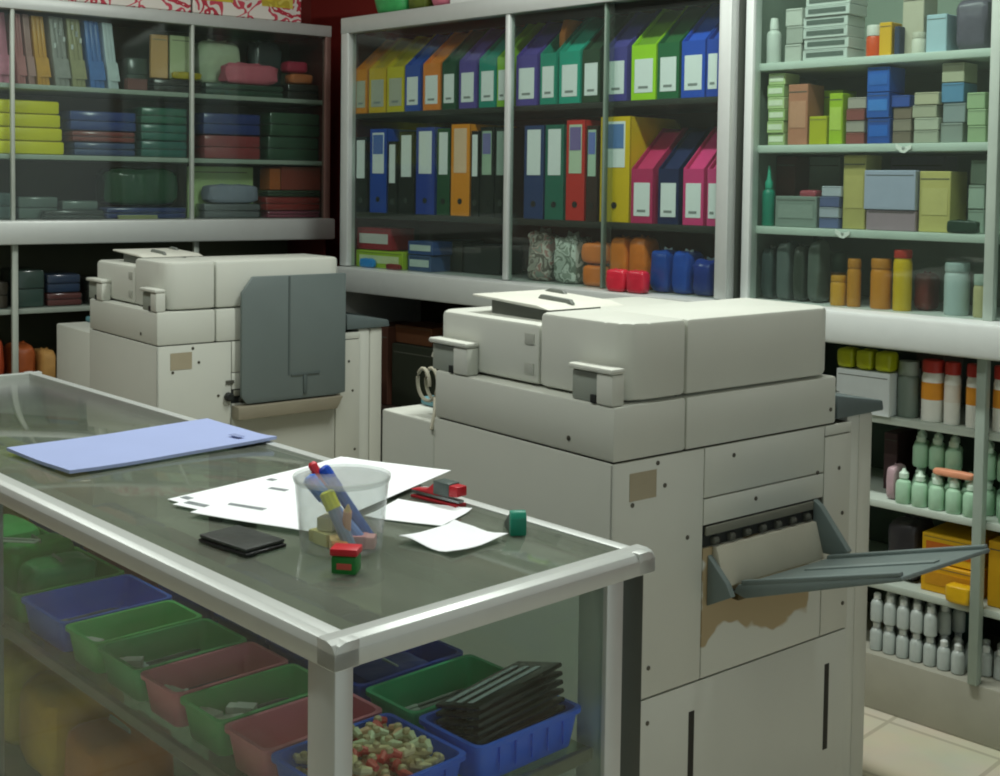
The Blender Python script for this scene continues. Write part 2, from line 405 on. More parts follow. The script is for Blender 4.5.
def packet(fr, px0, px1, ptop, z, yy, depth, col, label, seed=1, mixed=None, name='packet', cat='packet', film=None, lump=.14, group=None, rough=.35, pmid=None, h=None, var=.2, power=.4):
    if h is None: h = cap_h(fr, z, fr.at((px0 + px1) / 2, ptop, yy)[1] - z)
    pm = pmid if pmid is not None else ptop + 6
    x0, x1 = span(fr, px0, px1, pm, yy); w = x1 - x0 - .002
    o = thing(name, label, cat, fr.w(x0, yy, z + .0005), fr.a, group)
    MB().bag(0, w, 0, depth, 0, h, seed, lump, power).build('wrapped_contents', pattern_mat('print', mixed, 26, .3) if mixed else mat(col, rough, 0, var, 30, .25), o)
    MB().prism([(w * .25, h * .80), (w * .75, h * .80), (w * .68, h * 1.0), (w * .5, h * .96), (w * .33, h * 1.01)], 'y', depth * .5, depth * .5 + .004).build('sealed_end', mat(film or col, .3, 0, .1, 30), o)
    return o

def slab(fr, px0, px1, z, h, yy, depth, col, label, group=None, pm=130, name='folded_pack', cat='packet', film=True, lean=0, layers=2, rough=.4):
    """A flat pack: a few folded layers in a thin clear sleeve."""
    x0, x1 = span(fr, px0, px1, pm, yy); w = x1 - x0 - .003
    o = thing(name, label, cat, fr.w(x0, yy, z + .0006), fr.a, group)
    b = MB(); lh = h / layers
    for i in range(layers):
        s = random.uniform(-.002, .003)
        b.box(.003 + s * .5, w - .003 + s * .5, .003 + abs(s), depth - .003, i * lh + .0008, (i + 1) * lh - .0008, min(.007, lh * .4), 2)
    b.build('folded_sheets', mat(col, rough, 0, .12, 18, .1), o)
    if film: MB().box(0, w, 0, depth, 0, h, .008, 2).build('clear_sleeve', CLEAR_BAG, o)
    return o

def bottle(fr, px, ptop, z, yy, r, col, cap, label, group=None, name='bottle', cat='bottle', band=None, cone=False, pm=None):
    x, zt = fr.at(px, ptop, yy); x, _ = fr.at(px, pm if pm is not None else ptop + 15, yy); h = zt - z
    o = thing(name, label, cat, fr.w(x, yy + r, z + .0005), fr.a, group)
    bz = h * (.62 if cone else .74)
    MB().lathe([(r * .92, 0), (r, .004), (r, bz * .86), (r * .86, bz * .94), (r * .5, bz), (r * .48, bz + .004)], 18).build('bottle_body', mat(col, .35, 0, .08, 20), o)
    cp = [(r * .62, bz + .001), (r * .62, h * .86), (r * .5, h)] if not cone else [(r * .6, bz + .001), (r * .6, bz + (h - bz) * .3), (r * .34, bz + (h - bz) * .42), (r * .16, h)]
    MB().lathe(cp, 16).build('cap', mat(cap, .4), o)
    if band: MB().lathe([(r * 1.012, bz * .3), (r * 1.012, bz * .68)], 18).build('wrap_label', mat(band, .6, 0, .1, 40), o)
    return o

def jar(fr, px0, px1, ptop, z, yy, col, cap, label, group=None, capf=.22, band=None, pm=None, name='jar', cat='jar', bodymat=None):
    pm = pm if pm is not None else ptop + 20
    x0, _ = fr.at(px0, pm, yy); x1, _ = fr.at(px1, pm, yy); zt = fr.at((px0 + px1) / 2, ptop, yy)[1]
    r, h = (x1 - x0) / 2 * .96, zt - z
    o = thing(name, label, cat, fr.w((x0 + x1) / 2, yy + r, z + .0005), fr.a, group)
    hb = h * (1 - capf)
    MB().lathe([(r * .94, 0), (r, .005), (r, hb * .9), (r * .9, hb * .98), (r * .86, hb)], 24).build('jar_body', bodymat or mat(col, .35, 0, .1, 18), o)
    MB().lathe([(r * .95, hb + .0005), (r * .97, hb + .004), (r * .97, h - .004), (r * .9, h)], 24).build('lid', mat(cap, .45), o)
    if band: MB().lathe([(r * 1.01, hb * .45), (r * 1.01, hb * .8)], 24).build('wrap_label', mat(band, .6, 0, .1, 40), o)
    return o

# ------------------------------------------------------------------ magazine files, upper shelf of the binder cabinet
G1 = 'magazine files on the upper shelf'
Z1, Z2, ZL = 1.664, 1.284, 1.072
BL = mat('#b9b8a6', .7)
for px0, px1, col, lab, lc, oc in (
    (355, 367, '#e08a14', 'orange-yellow magazine file at the far end of the upper shelf, by the red wall', BL, None),
    (369, 386, '#d9b211', 'yellow magazine file beside the orange-yellow one at the far end', BL, '#b59a10'),
    (387, 404, '#d3c016', 'yellow magazine file touching a royal blue one', BL, '#a89a12'),
    (405, 420, '#1d4fae', 'royal blue magazine file between a yellow and an orange one', LABEL, None),
    (423, 440, '#e8852a', 'orange magazine file with large white label between royal blue and dark green', LABEL, None),
    (442, 456, '#1c4d35', 'narrow dark green magazine file between orange and purple ones', LABEL, None),
    (459, 476, '#5b4a9a', 'purple magazine file between dark green and teal, behind the first pane', LABEL, None),
    (479, 496, '#178a78', 'teal magazine file beside a half hidden lime green one', LABEL, None),
    (497, 507, '#8fc63a', 'lime green magazine file half hidden behind the cabinet mullion', LABEL, None),
    (516, 537, '#55489a', 'purple magazine file just past the cabinet mullion', LABEL, None),
    (540, 556, '#149079', 'teal magazine file with an orange folder rising from it', LABEL, 'none'),
    (559, 580, '#17a088', 'bright teal magazine file between the orange filled teal one and dark green', LABEL, None),
    (582, 600, '#27452f', 'dark olive magazine file just before the sliding door edge', LABEL, None),
    (605, 627, '#4c4594', 'indigo purple magazine file beside the bright lime green one', LABEL, None),
    (631, 656, '#a6dc1e', 'bright lime green magazine file, brightest of the upper shelf', LABEL, '#6f9a1c'),
    (657, 679, '#16663c', 'bottle green magazine file between bright lime and blue', LABEL, '#1b5c2e'),
    (681, 705, '#1a4fc0', 'bright blue magazine file next to the bottle green one', LABEL, None),
    (706, 719, '#1b46ae', 'bright blue magazine file cut off by the cabinet end post', LABEL, None)):
    mag_file(BACK, px0, px1, 100, Z1, col, lab, group=G1, open_col=oc, labcol=lc)
x, _ = BACK.at(550, 40, .11)
fo = thing('card_folder', 'orange card folder standing inside a teal magazine file', 'folder', BACK.w(-2.742, .10, Z1 + .004))
fo.location = BACK.w(BACK.at(540, 100, .043)[0] + .012, .12, Z1 + .004)
MB().prism([(0, 0), (.10, 0), (.10, .286), (.02, .286), (0, .235)], 'x', 0, .026, .003).build('folder_cover', mat('#e8893a', .6), fo)
MB().box(-.002, -.001, .02, .08, .20, .24).build('index_tab', LABEL, fo)

# ------------------------------------------------------------------ binders, middle shelf
G2 = 'lever arch binders on the middle shelf'
BK = '#101714'
BLUE_LAB = mat('#7f8fc4', .6); GREEN_LAB = mat('#a7bfa8', .6)
for px0, px1, col, lab, st, lc, h, l0 in (
    (355, 367, BK, 'black binder with rounded white label at the far end of the middle shelf', None, LABEL, .29, .45),
    (370, 387, '#1547ab', 'royal blue binder with a blue sticker over its white label, among black ones', '#5a78c0', LABEL, .318, .47),
    (388, 397, BK, 'thin black binder squeezed against the royal blue one with sticker', None, LABEL, .27, .42),
    (399, 414, BK, 'black binder with tall narrow white label, beside the navy blue one', None, LABEL, .305, .45),
    (416, 435, '#1b3b9c', 'deep blue binder with plain white label between black and dark green', None, LABEL, .318, .47),
    (437, 450, '#1d4f31', 'dark green binder with white label beside the orange one', None, LABEL, .312, .47),
    (451, 470, '#ee9420', 'orange binder, the only orange one on the middle shelf', None, mat('#f0c9a8', .6), .325, .47),
    (471, 479, BK, 'thin black binder touching the orange binder', None, LABEL, .30, .47),
    (480, 494, '#141a16', 'black binder with purple and green sticker near the mullion', '#7c78ae', GREEN_LAB, .312, .47),
    (495, 506, BK, 'black binder with greyish label right behind the cabinet mullion', None, mat('#9db0a6', .6), .31, .47),
    (524, 544, '#213c6c', 'slate navy binder with white label just past the mullion', None, LABEL, .312, .47),
    (545, 564, '#1f6a58', 'sea green binder with white label between navy and red', None, LABEL, .312, .47),
    (566, 585, '#c8302a', 'red binder with purple sticker, the only red one', '#7d6ba4', mat('#c3d3b8', .6), .325, .47),
    (586, 598, '#33241e', 'dark brown binder with blue sticker before the sliding door edge', '#6c7cc0', mat('#b4cdb8', .6), .306, .47),
    (600, 630, '#e3bd12', 'wide yellow binder with blue sticker and black finger hole', '#5f83bd', LABEL, .331, .52)):
    binder(BACK, px0, px1, 190, Z2, col, lab, st, h=h, labcol=lc, lab0=l0, group=G2)
G3 = 'magazine files on the middle shelf'
for px0, px1, col, lab in (
    (629, 653, '#c02a62', 'magenta magazine file leaning space beside the wide yellow binder'),
    (656, 679, '#10204f', 'navy magazine file between two pink ones on the middle shelf'),
    (681, 704, '#d83a7c', 'hot pink magazine file beside the navy one on the middle shelf'),
    (705, 718, '#d2437f', 'hot pink magazine file cut off by the cabinet end post')):
    mag_file(BACK, px0 + 2, px1, 200, Z2, col, lab.replace('leaning space ', ''), group=G3)

# ------------------------------------------------------------------ goods on the ledge of the binder cabinet
carton(BACK, 356, 403, 247, ZL, .05, .14, '#a5c22a', 'flat lime green box under a red box on the cabinet ledge', '#d9e2b0', h=.066)
carton(BACK, 357, 391, 225, ZL + .068, .065, .12, '#9c2230', 'red box with a white label resting on the lime green box', h=.085, band='#d5d2cf')
carton(BACK, 408, 433, 234, ZL + .062, .06, .10, '#31508a', 'small blue and white box, upper of two beside the lime box', '#c9d6d0', h=.05)
carton(BACK, 408, 431, 255, ZL, .06, .10, '#3c5580', 'small blue and white box, lower of two beside the lime box', '#c9d6d0', h=.06)
packet(BACK, 358, 374, 260, ZL, .030, .018, '#2a8fe0', 'small bright blue packet in front of the lime green box', 3, h=.036)
packet(BACK, 384, 400, 266, ZL, .030, .018, '#8a2422', 'small dark red packet in front of the lime green box', 4, h=.022)
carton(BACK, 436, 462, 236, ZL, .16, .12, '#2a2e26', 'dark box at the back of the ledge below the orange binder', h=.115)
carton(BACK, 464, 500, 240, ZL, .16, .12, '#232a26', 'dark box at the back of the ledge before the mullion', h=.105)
packet(BACK, 521, 548, 228, ZL, .06, .11, '#8d8379', 'grey and pink bag of small goods past the mullion on the ledge', 5, ('#a09a90', '#6a6058', '#c0bab0', '#a87a74', '#8a9086'), film='#b4b4ac', lump=.34)
packet(BACK, 547, 576, 232, ZL, .05, .12, '#a7b0a6', 'pale grey crumpled bag of goods between the grey bag and orange packs', 6, ('#b8c0b6', '#7a8478', '#d0d6ce', '#9aa498'), film='#c0c8c0', lump=.34, rough=.25)
for i, (a, b, zz, hh, w_) in enumerate(((579, 606, 0, .072, 'lower'), (578, 607, .074, .07, 'upper'))):
    packet(BACK, a, b, 240, ZL + zz, .05, .09, '#e47a26', f'orange pack with a purple strip, {w_} of the two beside the crumpled grey bag', 8 + i, h=hh, lump=.1)
packet(BACK, 607, 626, 236, ZL, .06, .09, '#e8822e', 'standing orange pouch behind the red packs, nearer the grey bag', 11, lump=.1)
packet(BACK, 626, 646, 236, ZL, .06, .09, '#e27c2c', 'standing orange pouch behind the red packs, nearer the blue bags', 12, lump=.1)
packet(BACK, 604, 624, 264, ZL, -.035, .044, '#c02c3c', 'clear bag of red goods at the ledge edge, further from the blue bags', 13, lump=.1, h=.072, rough=.2)
packet(BACK, 624, 644, 264, ZL, -.035, .044, '#b42c3c', 'clear bag of red goods at the ledge edge, nearer the blue bags', 14, lump=.1, h=.072, rough=.2)
packet(BACK, 646, 667, 248, ZL, .04, .12, '#1d49a0', 'blue bag with a clear top next to the orange pouches', 15, film='#b9c6cf', lump=.18, rough=.22)
packet(BACK, 667, 688, 250, ZL, .04, .12, '#1e4fb0', 'blue bag in the middle of three on the ledge', 16, film='#c3ccd2', lump=.2, rough=.22)
packet(BACK, 688, 711, 258, ZL, .04, .12, '#20398a', 'dark blue bag against the end post of the binder cabinet', 17, film='#9aa7b4', lump=.2, rough=.22)
# in the dark open part below the ledge
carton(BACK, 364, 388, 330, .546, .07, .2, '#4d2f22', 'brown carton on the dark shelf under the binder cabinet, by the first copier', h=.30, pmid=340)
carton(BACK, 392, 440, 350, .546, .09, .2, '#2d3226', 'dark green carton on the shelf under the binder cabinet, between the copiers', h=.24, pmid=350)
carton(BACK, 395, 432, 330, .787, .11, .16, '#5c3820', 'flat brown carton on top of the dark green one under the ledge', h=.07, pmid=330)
# on top of the binder cabinet
packet(BACK, 368, 401, -25, 2.0285, .03, .2, '#3f9c58', 'green packet on top of the binder cabinet near the red wall', 21, h=.16)
packet(BACK, 403, 425, -25, 2.0285, .05, .2, '#5d6a2c', 'olive packet on top of the binder cabinet between green and pink', 22, h=.15)
packet(BACK, 426, 448, -25, 2.0285, .03, .2, '#d3768c', 'pink packet on top of the binder cabinet', 23, h=.15)
carton(BACK, 450, 474, -25, 2.0285, .03, .2, '#d3d6d2', 'white box on top of the binder cabinet beside the pink packet', h=.15)

# ------------------------------------------------------------------ right cabinet, glazed shelves
r1, r2, r3, rl = 1.7562, 1.5212, 1.2882, 1.0752
# top shelf
bottle(RIGHT, 770, 18, r1, .05, .021, '#c9cfc8', '#dfe3dc', 'round capped white bottle at the post end of the highest shelf', pm=45)
box_stack(RIGHT, 785, 802, 8, r1, .055, .07, ['#b9bdb4', '#a6aba2', '#c2c6bd'], 'greyish box beside the tall white stack', pmid=40)
box_stack(RIGHT, 804, 849, -6, r1, .05, .10, ['#c8cfca'] * 6, 'flat white box with dark band', ['#5b6660'] * 6, 'white boxes with dark bands', pmid=30)
jar(RIGHT, 863, 878, 25, r1, .06, '#d84f1d', '#d9d8d0', 'orange bottle with white cap on the highest shelf', capf=.34, pm=45)
carton(RIGHT, 879, 892, 22, r1, .07, .06, '#dcab1c', 'small yellow box beside the orange bottle', pmid=45)
carton(RIGHT, 894, 900, 26, r1, .06, .08, '#2b3752', 'thin navy box between the yellow and cream boxes', pmid=45)
carton(RIGHT, 902, 924, -8, r1, .09, .08, '#bdb7a3', 'tall cream box behind a round white roll on the highest shelf', pmid=35)
jar(RIGHT, 909, 923, 32, r1, .05, '#d6d4c6', '#c7c4b3', 'small round white roll in front of the cream box', capf=.3, pm=45, name='paper_roll', cat='roll')
carton(RIGHT, 926, 947, 14, r1, .06, .09, '#a9c3cf', 'pale blue box on the highest shelf beside the purple bag', pmid=40)
packet(RIGHT, 950, 988, -5, r1, .06, .12, '#5f5a68', 'purple grey bag of goods against the mullion on the highest shelf', 31, film='#7b7886', pmid=35)
# second shelf
box_stack(RIGHT, 768, 785, 70, r2, .05, .08, ['#a9bd84', '#b9cf8c', '#a4c07a', '#c2d69c', '#aac784', '#bcd294'], 'tiny light green box by the post', ['#e2ead0'] * 6, 'tiny light green boxes', pmid=110)
carton(RIGHT, 788, 808, 84, r2, .055, .09, '#b5795f', 'salmon pink box beside the light green stack', '#c58f73', pmid=115)
carton(RIGHT, 816, 843, 90, r2, .148, .08, '#8fae1c', 'yellow green box standing behind a lower one on the second shelf', pmid=110)
carton(RIGHT, 809, 827, 116, r2, .05, .055, '#b3b41d', 'low olive yellow box in front of the yellow green one', pmid=130)
carton(RIGHT, 829, 843, 93, r2, .055, .06, '#a0be24', 'narrow yellow green box with white print beside the olive yellow box', '#b9cf5a', pmid=115)
box_stack(RIGHT, 846, 865, 97, r2, .06, .08, ['#8b4a44', '#a29a90', '#8a4a46', '#a8a096'], 'maroon or white box beside the blue ones', None, 'maroon and white boxes', pmid=120)
box_stack(RIGHT, 867, 890, 66, r2, .05, .09, ['#164a9e', '#1a55ac', '#1b5ab4'], 'royal blue box on the second shelf', ['#1d62bf', '#3e7fd0', '#2a67bd'], 'royal blue boxes', pmid=105)
box_stack(RIGHT, 892, 911, 95, r2, .06, .08, ['#76685a', '#8d8273', '#7d6d5e', '#2f4fa0'], 'brownish small box beside the royal blue stack', None, 'brownish small boxes', pmid=120)
box_stack(RIGHT, 913, 938, 92, r2, .05, .09, ['#a9ab9a', '#b9bba9', '#b0ae98', '#bdb89c'], 'cream flat box on the second shelf', None, 'cream flat boxes', pmid=120)
box_stack(RIGHT, 942, 965, 62, r2, .06, .08, ['#8d958f', '#8f9a9c', '#5f8fb4', '#b7b69c'], 'small box in the mixed stack by the mullion', None, 'mixed small boxes by the mullion', pmid=105)
box_stack(RIGHT, 967, 986, 92, r2, .055, .08, ['#9cb28a', '#a9bf96', '#a3bb90'], 'pale green box right before the mullion', None, 'pale green boxes', pmid=120)
# third shelf
bottle(RIGHT, 765, 166, r3, .05, .019, '#17826a', '#2fa184', 'teal glue bottle with pointed nozzle on the third shelf', cone=True, pm=205)
carton(RIGHT, 775, 817, 196, r3, .055, .09, '#7f8d85', 'grey translucent box beside the teal glue bottle', '#8d9a92', pmid=212)
carton(RIGHT, 765, 790, 152, r3, .16, .1, '#53211f', 'dark red block standing in for the reflecting cabinet panel behind the teal glue bottle', pmid=175)  # added block, coloured like the dark red reflection at the back
packet(RIGHT, 797, 817, 181, r3 + .082, .07, .05, '#9a4450', 'small pinkish packet lying on the grey translucent box', 33, h=.024, pmid=188)
carton(RIGHT, 806, 840, 150, r3, .24, .09, '#8e9d92', 'grey green box at the back of the third shelf', pmid=175)
box_stack(RIGHT, 820, 840, 186, r3, .05, .08, ['#5f6a94', '#a9aebc', '#5a638e', '#b2b7c2'], 'white and violet small box on the third shelf', None, 'white and violet boxes', pmid=208)
carton(RIGHT, 843, 866, 152, r3, .065, .09, '#b1a764', 'tall olive cream box on the third shelf with a white tag', '#bdb16c', pmid=190)
carton(RIGHT, 866, 916, 210, r3, .05, .12, '#a08a95', 'mauve box under a lavender box on the third shelf', pmid=220)
zt = RIGHT.at(890, 210, .05)[1]
carton(RIGHT, 864, 916, 170, zt, .045, .12, '#a9afc6', 'lavender box lying on the mauve box', pmid=190)
carton(RIGHT, 890, 945, 156, r3, .22, .08, '#7b7688', 'grey violet box behind the lavender box', pmid=170)
carton(RIGHT, 919, 951, 171, r3, .06, .10, '#c6bb72', 'large cream yellow box on the third shelf', '#cdc27c', pmid=200)
packet(RIGHT, 944, 980, 218, r3, .035, .022, '#1f3a2e', 'dark green packet lying in front of the cream yellow box', 35, h=.035, pmid=225)
box_stack(RIGHT, 969, 986, 160, r3, .09, .08, ['#93a597', '#a3b4a6', '#9aac9d'], 'pale grey green box on the third shelf', None, 'pale grey green boxes', pmid=190)
# on the ledge
for i, (a, b, t, c, l) in enumerate(((758, 772, 246, '#3d4a49', 'dark grey pouch on the ledge at the post end'), (773, 789, 240, '#5a6462', 'grey clear pouch on the ledge, second from the post'),
        (790, 804, 244, '#333b33', 'blackish pouch on the ledge between two grey ones'), (805, 820, 238, '#58615a', 'grey pouch on the ledge next to the green capped jar'))):
    packet(RIGHT, a, b, t, rl, .06, .08, c, l, 40 + i, lump=.14, rough=.2, film='#6c7774', pmid=275)
jar(RIGHT, 824, 842, 252, rl, .13, '#7d5a28', '#33493c', 'dark green capped jar behind the orange bottles', capf=.4, pm=270)
for px0, px1, t, c, k, l in ((827, 842, 276, '#d59a2f', '#c98e28', 'short orange bottle in front, first of the orange ones'), (844, 857, 259, '#c7862a', '#b97a26', 'taller orange bottle behind the short orange one'),
        (866, 886, 259, '#cf8526', '#c07c24', 'thick amber orange bottle beside the yellow one'), (889, 907, 258, '#d9b41a', '#b23022', 'yellow bottle with red cap on the ledge')):
    jar(RIGHT, px0, px1, t - (8 if k == '#b23022' else 0), rl, .05 if '827' not in str(px0) else .045, c, k, l, capf=.2 if k != '#b23022' else .14, pm=290, name='bottle', cat='bottle')
packet(RIGHT, 911, 930, 272, rl, .1, .08, '#6d2a26', 'dark red packet at the back of the ledge beside the yellow bottle', 47, pmid=285)
jar(RIGHT, 939, 964, 263, rl, .055, '#b4c4c4', '#a3b3b2', 'wide pale blue jar on the ledge', capf=.18, pm=295)
jar(RIGHT, 970, 986, 275, rl, .055, '#c3b98a', '#9fb0a4', 'cream jar on the ledge by the mullion', capf=.25, pm=300)
# just past the mullion
carton(RIGHT, 1000, 1024, 10, r1, .07, .1, '#9aa59c', 'grey box past the mullion on the highest shelf', pmid=40)
carton(RIGHT, 1000, 1022, 84, r2, .07, .1, '#b4bf9c', 'pale olive box past the mullion on the second shelf', pmid=115)
box_stack(RIGHT, 999, 1020, 160, r3, .07, .1, ['#a9b6aa', '#b8c2b4', '#aeb9ac'], 'pale box past the mullion on the third shelf', None, 'pale boxes past the mullion', pmid=190)
jar(RIGHT, 1001, 1020, 272, rl, .06, '#b7c2bc', '#9fb0a4', 'pale grey jar past the mullion on the ledge', capf=.22, pm=300)
# price tags on the shelf edges
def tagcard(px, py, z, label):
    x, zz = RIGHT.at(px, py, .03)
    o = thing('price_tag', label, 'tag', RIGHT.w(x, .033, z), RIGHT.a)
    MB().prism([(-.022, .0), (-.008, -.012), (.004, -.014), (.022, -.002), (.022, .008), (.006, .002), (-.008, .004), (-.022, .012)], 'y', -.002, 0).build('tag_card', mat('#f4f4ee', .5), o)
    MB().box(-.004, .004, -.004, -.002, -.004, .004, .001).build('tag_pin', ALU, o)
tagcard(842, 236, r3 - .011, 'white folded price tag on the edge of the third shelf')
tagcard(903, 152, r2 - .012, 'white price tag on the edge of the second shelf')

# ------------------------------------------------------------------ right cabinet, open lower shelves
q1, q2, q3, q4 = .7922, .5642, .3422, .1502
for i in range(3):
    a = 835 + i * 19
    packet(RIGHT, a, a + 18, 343, q1 + .118, .02, .06, '#a8b01c', ('yellow green packet on the white carton below the ledge, ' + ['nearest the copier', 'middle of three', 'furthest from the copier'][i]), 50 + i, h=.055, lump=.08, pmid=357, rough=.4)
carton(RIGHT, 836, 890, 374, q1, .02, .2, '#d3dcdc', 'white carton under the yellow green packets below the ledge', h=.117, pmid=390)
jar(RIGHT, 893, 914, 362, q1, .05, '#77857b', '#9aa79c', 'grey jar between the white carton and red capped bottles', capf=.25, pm=395)
for px0, px1, z_, l in ((917, 939, 0, 'white bottle with red cap and orange label, wide one'), (941, 957, 1, 'white bottle with red cap, second of the row'), (963, 980, 2, 'white bottle with red cap just before the lower mullion'), (990, 1008, 3, 'white bottle with red cap just past the lower mullion')):
    jar(RIGHT, px0, px1, 361 + z_ * 2, q1, .045, '#eceee6', '#b8382e', l, capf=.2, band='#e0962c' if z_ != 1 else '#e4e0d4', pm=395, name='bottle', cat='bottle')
carton(RIGHT, 916, 945, 350, q1, .2, .12, '#6d665c', 'brownish box at the back behind the red capped bottles', h=.185, pmid=365)
# pale green bottles
pgm = None
rows = [(.05, [.0, .0]), (.115, [.0, .0])]
proto = None
GB = 'pale green bottles on the second lower shelf'
def pale_bottle():
    o = thing('glue_bottle', 'pale green plastic bottle crowded with others on the second lower shelf', 'bottle', (0, 0, 0), RIGHT.a, GB)
    MB().lathe([(.0185, 0), (.021, .004), (.021, .050), (.018, .058), (.010, .064), (.010, .067)], 14).build('bottle_body', mat('#a9d0b2', .3, 0, .12, 22), o)
    MB().lathe([(.0125, .0675), (.0125, .08), (.006, .086), (.004, .092)], 12).build('cap', mat('#cfe6d4', .4), o)
    return o
x0 = RIGHT.at(896, 470, .06)[0]
k = 0
for row, yy in enumerate((.055, .105, .155)):
    for j in range(11):
        x = x0 + .026 + j * .046 + (row % 2) * .02
        if abs(x + 1.2945) < .034 and row == 0: continue
        loc = RIGHT.w(x, yy + random.uniform(-.002, .002), q2 + .0006)
        if proto is None: proto = pale_bottle(); proto.location = loc
        else: copy_thing(proto, loc, (0, 0, random.uniform(0, 6)), proto['label'])
        if row > 0 and j % 4 != 3:
            copy_thing(proto, loc + Vector((.0, 0, .0935)) , (0, 0, random.uniform(0, 6)), 'pale green plastic bottle standing on the lower bottles of the second lower shelf', GB + ', upper layer')
packet(RIGHT, 884, 896, 466, q2, .05, .08, '#b49aa0', 'small pinkish packet at the copier end of the second lower shelf', 61, pmid=478)
carton(RIGHT, 884, 898, 428, q2, .16, .12, '#3f2a2c', 'dark box with red corner at the back of the second lower shelf', h=.16, pmid=445)
slab_x = None
packet(RIGHT, 930, 975, 446, q2 + .0935, .035, .03, '#e09a78', 'thin orange strip pack lying across the pale green bottles', 62, h=.018, pmid=455, lump=.1)
# yellow packs and dark goods
packet(RIGHT, 882, 918, 520, q3, .07, .14, '#39383c', 'dark grey bag on the third lower shelf behind the copier tray', 63, film='#57565a', pmid=545)
carton(RIGHT, 921, 978, 566, q3, .06, .16, '#d9a313', 'yellow box, lower of two on the third lower shelf', '#c98f1a', pmid=570, h=.075)
carton(RIGHT, 922, 976, 530, q3 + .077, .07, .15, '#dcae18', 'yellow box, upper of two on the third lower shelf', '#c76b1e', pmid=548, h=.075)
packet(RIGHT, 943, 972, 560, q3, .005, .04, '#e0b21c', 'yellow packet in front of the yellow boxes', 64, pmid=575, h=.05, lump=.12)
carton(RIGHT, 988, 1032, 540, q3, .06, .16, '#d2a217', 'large yellow carton just past the lower mullion', pmid=570, h=.17)
# lowest shelf
GW = 'white bottles heaped on the lowest shelf'
proto2 = None
def white_bottle():
    o = thing('small_bottle', 'small white translucent bottle heaped on the lowest shelf', 'bottle', (0, 0, 0), 0, GW)
    MB().lathe([(.015, 0), (.017, .003), (.017, .048), (.013, .056), (.008, .06)], 14).build('bottle_body', mat('#b4bdb8', .25, 0, .1, 30), o)
    MB().lathe([(.0095, .0605), (.0095, .074), (.006, .077)], 12).build('cap', mat('#d2d8d4', .4), o)
    return o
x0 = RIGHT.at(876, 650, .05)[0]
for row, yy in enumerate((.05, .092, .134)):
    for j in range(9):
        x = x0 + j * .038 + (row % 2) * .018
        if abs(x + 1.2945) < .030 and row == 0: continue
        loc = RIGHT.w(x, yy, q4 + .0006)
        if proto2 is None: proto2 = white_bottle(); proto2.location = loc
        else: copy_thing(proto2, loc, (0, 0, random.uniform(0, 6)), proto2['label'])
        if j < 5 + (row == 2): copy_thing(proto2, loc + Vector((0, 0, .0785)), (0, 0, 1), 'small white translucent bottle in the upper layer near the copier', GW + ', upper layer')
carton(RIGHT, 884, 900, 590, q4, .22, .1, '#20382e', 'dark green box at the back of the lowest shelf near the copier', h=.165, pmid=605)
carton(RIGHT, 915, 945, 606, q4, .19, .12, '#2f4f57', 'slate blue box behind the white bottles on the lowest shelf', pmid=640, h=.15)
carton(RIGHT, 947, 972, 606, q4, .19, .12, '#3a5a52', 'slate green box behind the white bottles by the lower mullion', pmid=640, h=.13)
carton(RIGHT, 1006, 1046, 615, q4, .08, .16, '#47615c', 'grey green carton past the lower mullion on the lowest shelf', pmid=650, h=.14)
# ------------------------------------------------------------------ left cabinet goods
a1, a2, a3, a4, a5 = 1.7472, 1.4872, 1.2432, .9122, .6002
def leaning(px0, px1, ptop, z, col, label, dots=False, tip=.0):
    """A plastic-covered document folder standing on edge, leaning a little."""
    x0, zt = LEFT.at(px0, ptop, .06); x1, _ = LEFT.at(px1, ptop, .06); w, h = x1 - x0 - .004, cap_h(LEFT, z, zt - z)
    o = thing('clear_folder', label, 'folder', LEFT.w(x0, .06, z + .0006), LEFT.a)
    b = MB(); n = 3
    for i in range(n):
        u = w * i / n
        b.prism([(u, 0), (u + w / n - .0015, 0), (u + w / n - .0015 + tip, h), (u + tip, h)], 'y', .0 + .004 * i, .22, .001)
    b.build('folder_leaves', mat(col, .3, 0, .12, 30), o)
    MB().prism([(-.001, h * .12), (w, h * .12), (w + tip * .4, h * .4), (-.001 + tip * .4, h * .4)], 'y', -.003, -.001).build('pocket_edge', mat(col, .12, 0, .3, 40), o)
    if dots:
        d = MB()
        for i in range(5): d.box(w * (.15 + .3 * (i % 3)) + tip * .6, w * (.3 + .3 * (i % 3)) + tip * .6, -.003, -.0015, h * (.55 + .14 * (i % 2) + .05 * i), h * (.62 + .14 * (i % 2) + .05 * i))
        d.build('white_stickers', mat('#dfe2e0', .5), o)
    return o
leaning(-34, -14, 4, a1, '#b45c76', 'dark pink folder standing at the frame edge of the top shelf', tip=-.02)
leaning(-12, 12, 9, a1, '#d88aa2', 'rose pink folder before the first mullion of the top shelf', tip=-.02)
leaning(18, 28, 12, a1, '#cc8484', 'dusty pink folder right after the first mullion', tip=-.022)
leaning(29, 37, 13, a1, '#bc908a', 'mauve brown folder between dusty pink and yellow ones', tip=-.024)
leaning(38, 52, 16, a1, '#dca038', 'mustard and orange folder standing on the top shelf', tip=-.026)
leaning(56, 72, 17, a1, '#a0a09a', 'grey folder with white stickers on the top shelf', True, tip=-.028)
leaning(73, 88, 19, a1, '#a8a478', 'olive grey folder with white stickers next to the blue one', True, tip=-.026)
leaning(91, 107, 21, a1, '#4c7cc4', 'denim blue folder on the top shelf beside the white one', tip=-.028)
leaning(109, 121, 23, a1, '#d4e2e8', 'whitish clear folder, last of the standing row', tip=-.028)
slab(LEFT, 127, 149, a1, .13, .082, .16, '#46584a', 'dark green folded pack behind the orange and cream cards', pm=60)
